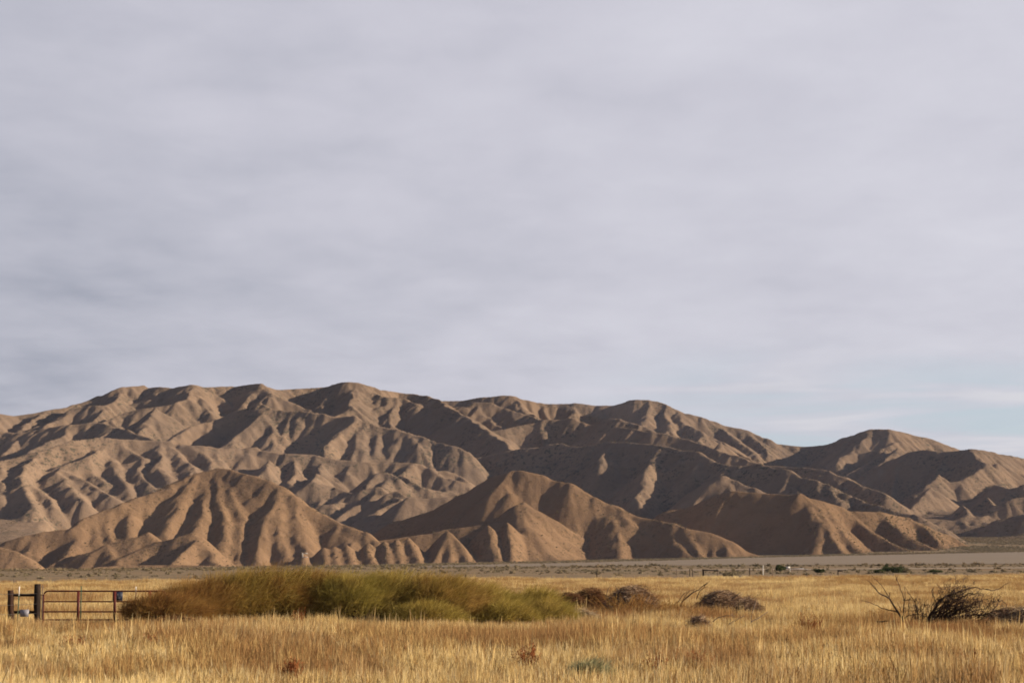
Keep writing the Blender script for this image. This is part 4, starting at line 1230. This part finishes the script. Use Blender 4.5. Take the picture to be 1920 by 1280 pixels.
weeds = [
    (985, 1262, 44, 1214, 46, 'red brown dock weed with stalks forking right, largest weed in the centre foreground'),
    (1305, 1275, 34, 1222, 40, 'slim red brown weed stalks in the right centre foreground grass'),
    (1220, 1282, 30, 1238, 36, 'short dark red weed near the bottom, left of the slim red stalks'),
    (1795, 1272, 44, 1228, 46, 'broad deep red weed patch in the lower right grass'),
    (1822, 1268, 26, 1226, 30, 'narrow deep red weed right against the broad red patch'),
    (1910, 1278, 30, 1230, 36, 'red brown weed cut by the right edge near the bottom corner'),
    (285, 1232, 40, 1190, 40, 'rusty weed clump in the left foreground below the low dead shrub'),
    (142, 1232, 36, 1196, 36, 'rusty weed clump in the grass below the red gate'),
    (548, 1290, 40, 1245, 40, 'brick red weed at the bottom edge left of centre'),
    (1515, 1205, 34, 1148, 40, 'tall russet weed with dark seed heads beside the thin bent stalk'),
    (1668, 1172, 70, 1138, 60, 'orange rust low bush glowing behind the burnt branches'),
    (1180, 1160, 110, 1110, 70, 'rust orange dry weed in front of the largest grey heap'),
    (1262, 1150, 70, 1122, 50, 'pale rust weed at the foot of the forked branch'),
    (560, 1178, 24, 1136, 24, 'single rust stalks poking up before the dark olive shrubs'),
]
for i, (px, foot, wpx, top, n, lab) in enumerate(weeds):
    D = F * EYE / (foot - HY)
    D = min(D, 80.0)
    b = base_at(px, D)
    h = max(0.62, pt(px, top, D)[2] - b[2] + 0.1)
    o = thing('rust_weed', lab, 'weed', b, 'rust coloured weeds in the grass')
    big = 3.0 if wpx > 60 else 1.6
    st, hk = weed(int(n * big), wpx / F * D * 1.2, h, 700 + i)
    mt = M_rust if wpx > 60 else M_dock
    build('foliage', join((st, hk)), mt, o)

b = base_at(1095, 35.2)
o = thing('sage_plant', 'grey green sage plant at the bottom edge right of centre', 'plant', b)
st, tw = wispy(0.85, 0.6, 0.56, 6000, 720, twig=0.012, tl=(0.10, 0.22))
build('foliage', tw, M_sagefg, o); build('stems', st, M_stem, o)
b = base_at(1722, 52.0)
o = thing('bleached_stick', 'thin bleached white stick leaning in the grass below the burnt shrub', 'stick', b)
P0, P1 = pt(1716, 1192, 52.2) - b, pt(1727, 1236, 51.8) - b
build('stick', rod(P1, P0, 0.011, 0.006, 6, (0.02, 0, 0)), solid_mat('bleached_wood', (0.45, 0.38, 0.27), (0.6, 0.52, 0.4), 20), o)

# ------------------------------------------------------------------ gate, brace posts and wire
M_tie = solid_mat('old_dark_timber', (0.012, 0.008, 0.006), (0.036, 0.023, 0.017), 9, 0.9, stretch=(3, 3, 0.5), bump=0.7)
M_tie2 = solid_mat('old_brown_timber', (0.022, 0.011, 0.008), (0.065, 0.032, 0.020), 9, 0.9, stretch=(3, 3, 0.5), bump=0.7)
M_redpipe = solid_mat('red_painted_pipe', (0.070, 0.011, 0.009), (0.105, 0.022, 0.015), 8, 0.5, bump=0.15)
M_wire = solid_mat('galvanised_wire', (0.25, 0.24, 0.22), (0.38, 0.37, 0.35), 30, 0.45, 0.7)
M_green_post = solid_mat('green_steel', (0.022, 0.055, 0.034), (0.04, 0.085, 0.05), 20, 0.6)
M_white = solid_mat('white_paint', (0.62, 0.60, 0.55), (0.78, 0.77, 0.73), 20, 0.6)
M_greytin = solid_mat('dull_tin', (0.20, 0.20, 0.235), (0.29, 0.285, 0.32), 14, 0.6, 0.2)
M_navy = solid_mat('dark_blue_enamel', (0.010, 0.014, 0.032), (0.020, 0.026, 0.05), 12, 0.5)
M_ink = solid_mat('faded_lettering', (0.07, 0.075, 0.085), (0.10, 0.10, 0.11), 40)

DG = 70.0
def gp(px, py, d=0.0):
    return pt(px, py, DG + d)

gzz = float(gz(gp(70, 1100)[0], DG))
b = np.array((gp(46, 1100)[0], DG, gzz))
o = thing('timber_brace', 'dark timber H brace of two posts and two rails left of the red gate', 'fence brace', b)
def post(x, top, w, wob, mat, name='post', dx=0.0):
    """weathered post: square timber with a slightly uneven outline, sunk into the soil"""
    p = gp(x, top); h = p[2] - gzz + 0.4
    K = 9
    rg = np.random.default_rng(int(x * 7))
    t = np.linspace(0, 1, K)
    P = np.stack((p[0] + dx * (1 - t) + rg.normal(size=K) * wob, np.full(K, DG), gzz - 0.4 + h * t), 1) - b
    r = w * (0.72 + 0.02 * rg.normal(size=K)); r[-1] *= 0.93
    v, f, tt = tubes(P[None], r[None], None, 4)
    v = v.copy(); c = np.repeat(P, 4, 0); q = v - c; an = math.pi / 4 + 0.12
    v[:, :2] = c[:, :2] + np.stack((q[:, 0] * math.cos(an) - q[:, 1] * math.sin(an), q[:, 0] * math.sin(an) + q[:, 1] * math.cos(an)), 1)
    return build(name, (v, f, tt), mat, o)
post(19.5, 1106, 0.19, 0.006, M_tie2, dx=0.10)
post(70.5, 1094, 0.20, 0.004, M_tie, dx=0.03)
for y, r in ((1115, 0.047), (1147, 0.050)):
    v, f, t = box((gp(45, y) - b), (0.80, 0.10, r * 2), 0.0)
    build('rail', (v, f, t), M_tie, o)

# metal gate, hinged on the taller post
b = np.array((gp(83, 1100)[0], DG - 0.06, gzz))
o = thing('metal_gate', 'red tubular farm gate with rounded corner, its right end lost in the rust shrub', 'gate', b)
gate_len = 4.25
zt, zb = gp(90, 1107.5)[2] - gzz, gp(90, 1180)[2] - gzz + 0.10
R = 0.16
arc = [(R - R * math.cos(a), zt - R + R * math.sin(a)) for a in np.linspace(0, math.pi / 2, 7)]
left = [(0.0, zb - 0.06)] + arc + [(gate_len - R, zt)] + [(gate_len - R + R * math.sin(a), zt - R + R * math.cos(a)) for a in np.linspace(0, math.pi / 2, 7)][1:] + [(gate_len, zb - 0.06)]
P = np.array([(x, 0, z) for x, z in left])
build('frame', tubes(P[None], np.full((1, len(P)), 0.028), None, 8), M_redpipe, o, smooth=True)
for y in (1127, 1146, 1161, 1172):
    z = gp(90, y)[2] - gzz
    build('rail', rod((0.02, 0, z), (gate_len - 0.02, 0, z), 0.024, None, 8), M_redpipe, o, smooth=True)
for x in (1.215, 2.49, 3.70):
    build('upright', box((x, -0.022, (zt + zb) / 2), (0.092, 0.02, zt - zb - 0.02)), M_redpipe, o)
for z in (1.18, 0.35):
    build('hinge', rod((-0.02, 0.0, z), (-0.19, 0.06, z), 0.016, None, 6), M_redpipe, o)
# dark sign on the gate
c = gp(221.5, 1116.5) + (0, -0.075, 0)
o = thing('gate_sign', 'small dark blue square notice wired to the red gate', 'sign', c)
build('panel', box((0, 0, 0), (0.35, 0.006, 0.33)), M_navy, o)
bits = [box((0, -0.0055, 0.03), (0.035, 0.004, 0.10)), box((0, -0.0055, -0.055), (0.20, 0.004, 0.014)), box((0, -0.0055, -0.085), (0.16, 0.004, 0.012))]
build('faded_print', join(bits), M_ink, o)

def tpost(name, lab, px, top, D, mat, tipmat=None, tip=0.0, lean=0.0, w=0.036, group=None):
    """steel T-post: flange and stem, studs up its face"""
    p = pt(px, top, D); z0 = float(gz(p[0], D)); h = p[2] - z0
    b = np.array((p[0], D, z0))
    o = thing(name, lab, 'fence post', b, group)
    def shaft(za, zb_):
        sh = lambda z: lean * z / h
        v1, f1, t1 = box((0, 0, (za + zb_) / 2), (w, 0.006, zb_ - za))
        v2, f2, t2 = box((0, 0.018, (za + zb_) / 2), (0.006, 0.030, zb_ - za))
        st = [box((0, -0.008, z), (0.012, 0.010, 0.022)) for z in np.arange(max(za, 0.2) + 0.03, zb_ - 0.03, 0.055)]
        v, f, t = join([(v1, f1, t1), (v2, f2, t2)] + st)
        v[:, 0] += lean * (v[:, 2] - h) / h
        return v, f, t
    build('shaft', shaft(-0.35, h - tip), mat, o)
    if tip:
        build('white_tip', shaft(h - tip, h), tipmat, o)
    return o

tpost('steel_post', 'white tipped dark steel fence post between the two timber brace posts', 36.5, 1099, DG - 0.9, M_green_post, M_white, 0.31, 0.05)
tpost('steel_post', 'green studded steel post standing just in front of the red gate', 152.5, 1098, DG - 1.2, M_green_post)
tpost('steel_post', 'thin grey brown post at the far end of the gate, in the shrub edge', 255.0, 1099, DG - 0.7, M_grey_wood, M_white, 0.12)
tpost('steel_post', 'faint weathered post just right of the tall timber post', 80.0, 1096, DG + 2.0, M_grey_wood)

# barbed wire from beyond the left edge to the tall post
x0, x1 = gp(-60, 1100)[0], gp(72, 1100)[0]
b = np.array((x0, DG - 0.17, gzz))
o = thing('wire_fence', 'barbed wire strands strung past the timber brace from the left edge', 'wire', b)
for ya, yb in ((1112.5, 1112), (1134.5, 1131.5), (1151.5, 1149)):
    za, zb_ = gp(0, ya)[2] - gzz, gp(72, yb)[2] - gzz
    sag = (0, 0, -0.02)
    bits = [rod((0, 0, za), (x1 - x0, 0, zb_), 0.0055, None, 5, sag)]
    for xx in np.arange(0.1, x1 - x0, 0.125):
        zc_ = za + (zb_ - za) * xx / (x1 - x0) - 0.08 * (xx / (x1 - x0)) * (1 - xx / (x1 - x0))
        bits.append(rod((xx - 0.012, 0, zc_ - 0.018), (xx + 0.012, 0, zc_ + 0.018), 0.0035, None, 5))
    build('strand', join(bits), M_wire, o)
# pale tin plate hung on the wire
c = gp(48.5, 1148.5) + (0, -0.22, 0)
o = thing('tin_plate', 'plain grey metal plate hanging on the wire between the brace posts', 'plate', c)
v, f, t = box((0, 0, 0), (0.33, 0.005, 0.25), 0.0)
v[:, 0] *= np.where(v[:, 2] < 0, 0.86, 1.0)
build('plate', (v, f, t), M_greytin, o)
for sx in (-0.11, 0.11):
    build('wire_tie', rod((sx, 0, 0.12), (sx, 0.05, 0.16), 0.004, None, 5), M_wire, o)

# ------------------------------------------------------------------ far side of the field
def far_post(name, lab, px, top, foot, D, mat, w=0.14, group=None):
    p = pt(px, top, D); z0 = float(gz(p[0], D)) ; h = p[2] - z0
    b = np.array((p[0], D, z0))
    o = thing(name, lab, 'fence post', b, group)
    build('shaft', rod((0, 0, -0.4), (0.02, 0, h), w / 2, w / 2 * 0.9, 7), mat, o)
    return o

FG = 'posts of the far fence'
far_post('fence_post', 'small dark post at the far field edge right of the thicket', 1119, 1068.5, 1080, 300, M_tie, 0.16, FG)
far_post('fence_post', 'thin faint far post left of the pair of far posts', 1268, 1067, 1075, 330, M_grey_wood, 0.12, FG)
far_post('fence_post', 'left of the pair of far posts beside the low far rail', 1293, 1066, 1075, 330, M_tie, 0.13, FG)
far_post('fence_post', 'right of the pair of far posts beside the low far rail', 1298.5, 1068, 1076, 330, M_tie, 0.12, FG)
far_post('fence_post', 'tallest dark far post standing between the far rail and the round tree', 1405.5, 1064.5, 1079, 320, M_tie, 0.17, FG)
far_post('fence_post', 'white painted far post right of the tallest dark post', 1430.5, 1059, 1073, 360, M_white, 0.14, FG)
far_post('fence_post', 'thin brown far post just left of the round tree', 1448, 1065, 1077, 330, M_grey_wood, 0.11, FG)
far_post('fence_post', 'tiny dark post in the field behind the thicket tail', 873, 1076, 1081, 262, M_tie, 0.14, FG)
for px, D, lab in ((26, 215, 'thin pale post in the far grass above the timber brace'), ):
    far_post('fence_post', lab, px, 1084, 1095, D, M_grey_wood, 0.10, FG)

D = 340
b = base_at(1332, D); z0 = b[2]
o = thing('rail_fence', 'low dark timber rail on a stout post at the far edge of the field', 'rail', b)
pa, pb = pt(1318.5, 1066.5, D) - b, pt(1345.5, 1068.5, D) - b
build('post', rod((pa[0], 0, -0.3), (pa[0], 0, pa[2]), 0.16, 0.15, 7), M_tie, o)
build('post', rod((pb[0], 0.3, -0.3), (pb[0], 0, pb[2] + 0.02), 0.06, 0.06, 7), M_grey_wood, o)
build('rail', rod((pa[0] - 0.2, -0.2, pa[2] - 0.12), (pb[0] + 0.1, -0.2, pb[2] - 0.05), 0.10, None, 7), M_tie, o)

D = 345
b = base_at(1573, D)
o = thing('trough_box', 'dark box on a post at the far field edge, right of the round tree', 'box', b)
zt_ = pt(1573, 1068, D)[2] - b[2]
build('box', box((0.25, 0, zt_ - 0.14), (0.85, 0.5, 0.26)), M_tie, o)
build('post', rod((-0.12, 0, -0.3), (-0.12, 0, zt_ - 0.28), 0.10, None, 6), M_tie, o)

# round tree
D = 420
b = base_at(1463, D)
o = thing('round_tree', 'small round dark green tree on a short trunk at the far field edge', 'tree', b)
hT = pt(1463, 1058.5, D)[2] - b[2]
v, f, t = leaf_dome(2600, 1.9, 1.25, 801, 0.12, 9)
v = v * (0.95, 0.95, 0.95) + (0, 0, hT - 1.15)
build('crown', (v, f, t), M_sagegreen, o)
build('trunk', join([rod((0.05, 0, -0.2), (0, 0, hT - 0.7), 0.15, 0.10, 7), rod((0, 0, hT - 0.9), (0.45, 0.1, hT - 0.4), 0.07, 0.03, 6), rod((0, 0, hT - 0.9), (-0.4, -0.1, hT - 0.4), 0.07, 0.03, 6)]), M_stem, o)

# green shrubs beyond the field
GS = 'green shrubs beyond the field'
for i, (px, top, wpx, D, lab) in enumerate(((1648, 1066, 30, 395, 'darkest and lowest of the far green shrubs, at the left of the clump'),
                                            (1664, 1062, 26, 400, 'mid green far shrub second from the left of the clump'),
                                            (1680, 1060, 26, 398, 'tallest dark green far shrub in the middle of the clump'),
                                            (1698, 1063, 24, 402, 'paler grey green far shrub at the right of the clump'),
                                            (1662, 1056.5, 8, 440, 'small yellow green bush peeping over the far shrub clump'),
                                            (1754, 1067.5, 22, 405, 'low dark far shrub alone on the pale dirt right of the clump'),
                                            (1537, 1065, 13, 405, 'low green far shrub on the pale dirt right of the round tree'),
                                            (1370, 1070, 34, 335, 'pale green low growth under the far rail'))):
    b = base_at(px, D)
    h = pt(px, top, D)[2] - b[2]
    o = thing('green_shrub', lab, 'shrub', b, GS)
    v, f, t = leaf_dome(1500, wpx / F * D, max(0.5, h), 820 + i, 0.11, 7)
    build('foliage', (v, f, t), M_sage if i in (3, 7) else M_sagegreen, o)

# pale flat trailer parked beyond the field
D = 455
b = base_at(1487, D)
o = thing('flat_trailer', 'pale low flat trailer parked by the dirt road right of the round tree', 'trailer', b)
zt_ = pt(1487, 1062, D)[2] - b[2]
build('headboard', box((-1.2, 0, zt_ - 0.15), (0.95, 1.9, 0.36)), M_white, o)
build('deck', box((0.35, 0, zt_ - 0.42), (4.2, 1.9, 0.14)), M_greytin, o)
for sx in (-0.6, 0.5, 1.5):
    wv = []
    for sy in (-0.8, 0.8):
        wv.append(rod((sx, sy - 0.12, 0.30), (sx, sy + 0.12, 0.30), 0.30, None, 12))
    build('wheel', join(wv[:1]), M_navy, o); build('wheel', join(wv[1:]), M_navy, o)
build('drawbar', rod((2.4, 0, zt_ - 0.45), (3.4, 0, 0.25), 0.05, None, 6), M_greytin, o)
far_post('fence_post', 'slim white upright standing in front of the pale trailer', 1481, 1061, 1073, 430, M_white, 0.10, FG)

# white pipe frame at the foot of the hills
D = 1760.0
cand = [pt(571, 1045, d) for d in np.arange(1700, 1900, 1.0)]       # where the ridge foot meets that line of sight
c = min(cand, key=lambda q: (abs(float(surface(np.array([q[0]]), np.array([q[1]]))[0]) - q[2]) > 1.2, q[1]))
D = c[1]
o = thing('white_frame', 'small white pipe frame standing at the foot of the low ribbed ridge', 'frame', c)
s1 = 1 / F * D
M_oldwhite = solid_mat('weathered_white', (0.34, 0.32, 0.29), (0.46, 0.44, 0.40), 3)
build('upright', box((-3.6 * s1, 0, 4.4 * s1), (2.0 * s1, 0.8, 8.8 * s1)), M_oldwhite, o)
build('top_bar', box((1.5 * s1, 0, 8.0 * s1), (8.2 * s1, 0.8, 1.5 * s1)), M_oldwhite, o)
build('base_bar', box((1.6 * s1, 0, 1.0 * s1), (8.4 * s1, 0.8, 1.1 * s1)), M_greytin, o)


# ------------------------------------------------------------------ air
v, f, t_ = box((0, 2400, 205), (3600, 5600, 440))
hm = bpy.data.materials.new('thin_air'); hm.use_nodes = True
ht = NT(hm.node_tree)
pvn = ht.n('ShaderNodeVolumePrincipled')
pvn.inputs['Color'].default_value = (0.55, 0.70, 1.0, 1)
pvn.inputs['Density'].default_value = 1.5e-5
pvn.inputs['Anisotropy'].default_value = 0.0
hout = ht.n('ShaderNodeOutputMaterial'); ht.l(pvn.outputs[0], hout.inputs['Volume'])
tag(link('haze', mesh_np('haze', v, f), hm), kind='stuff')
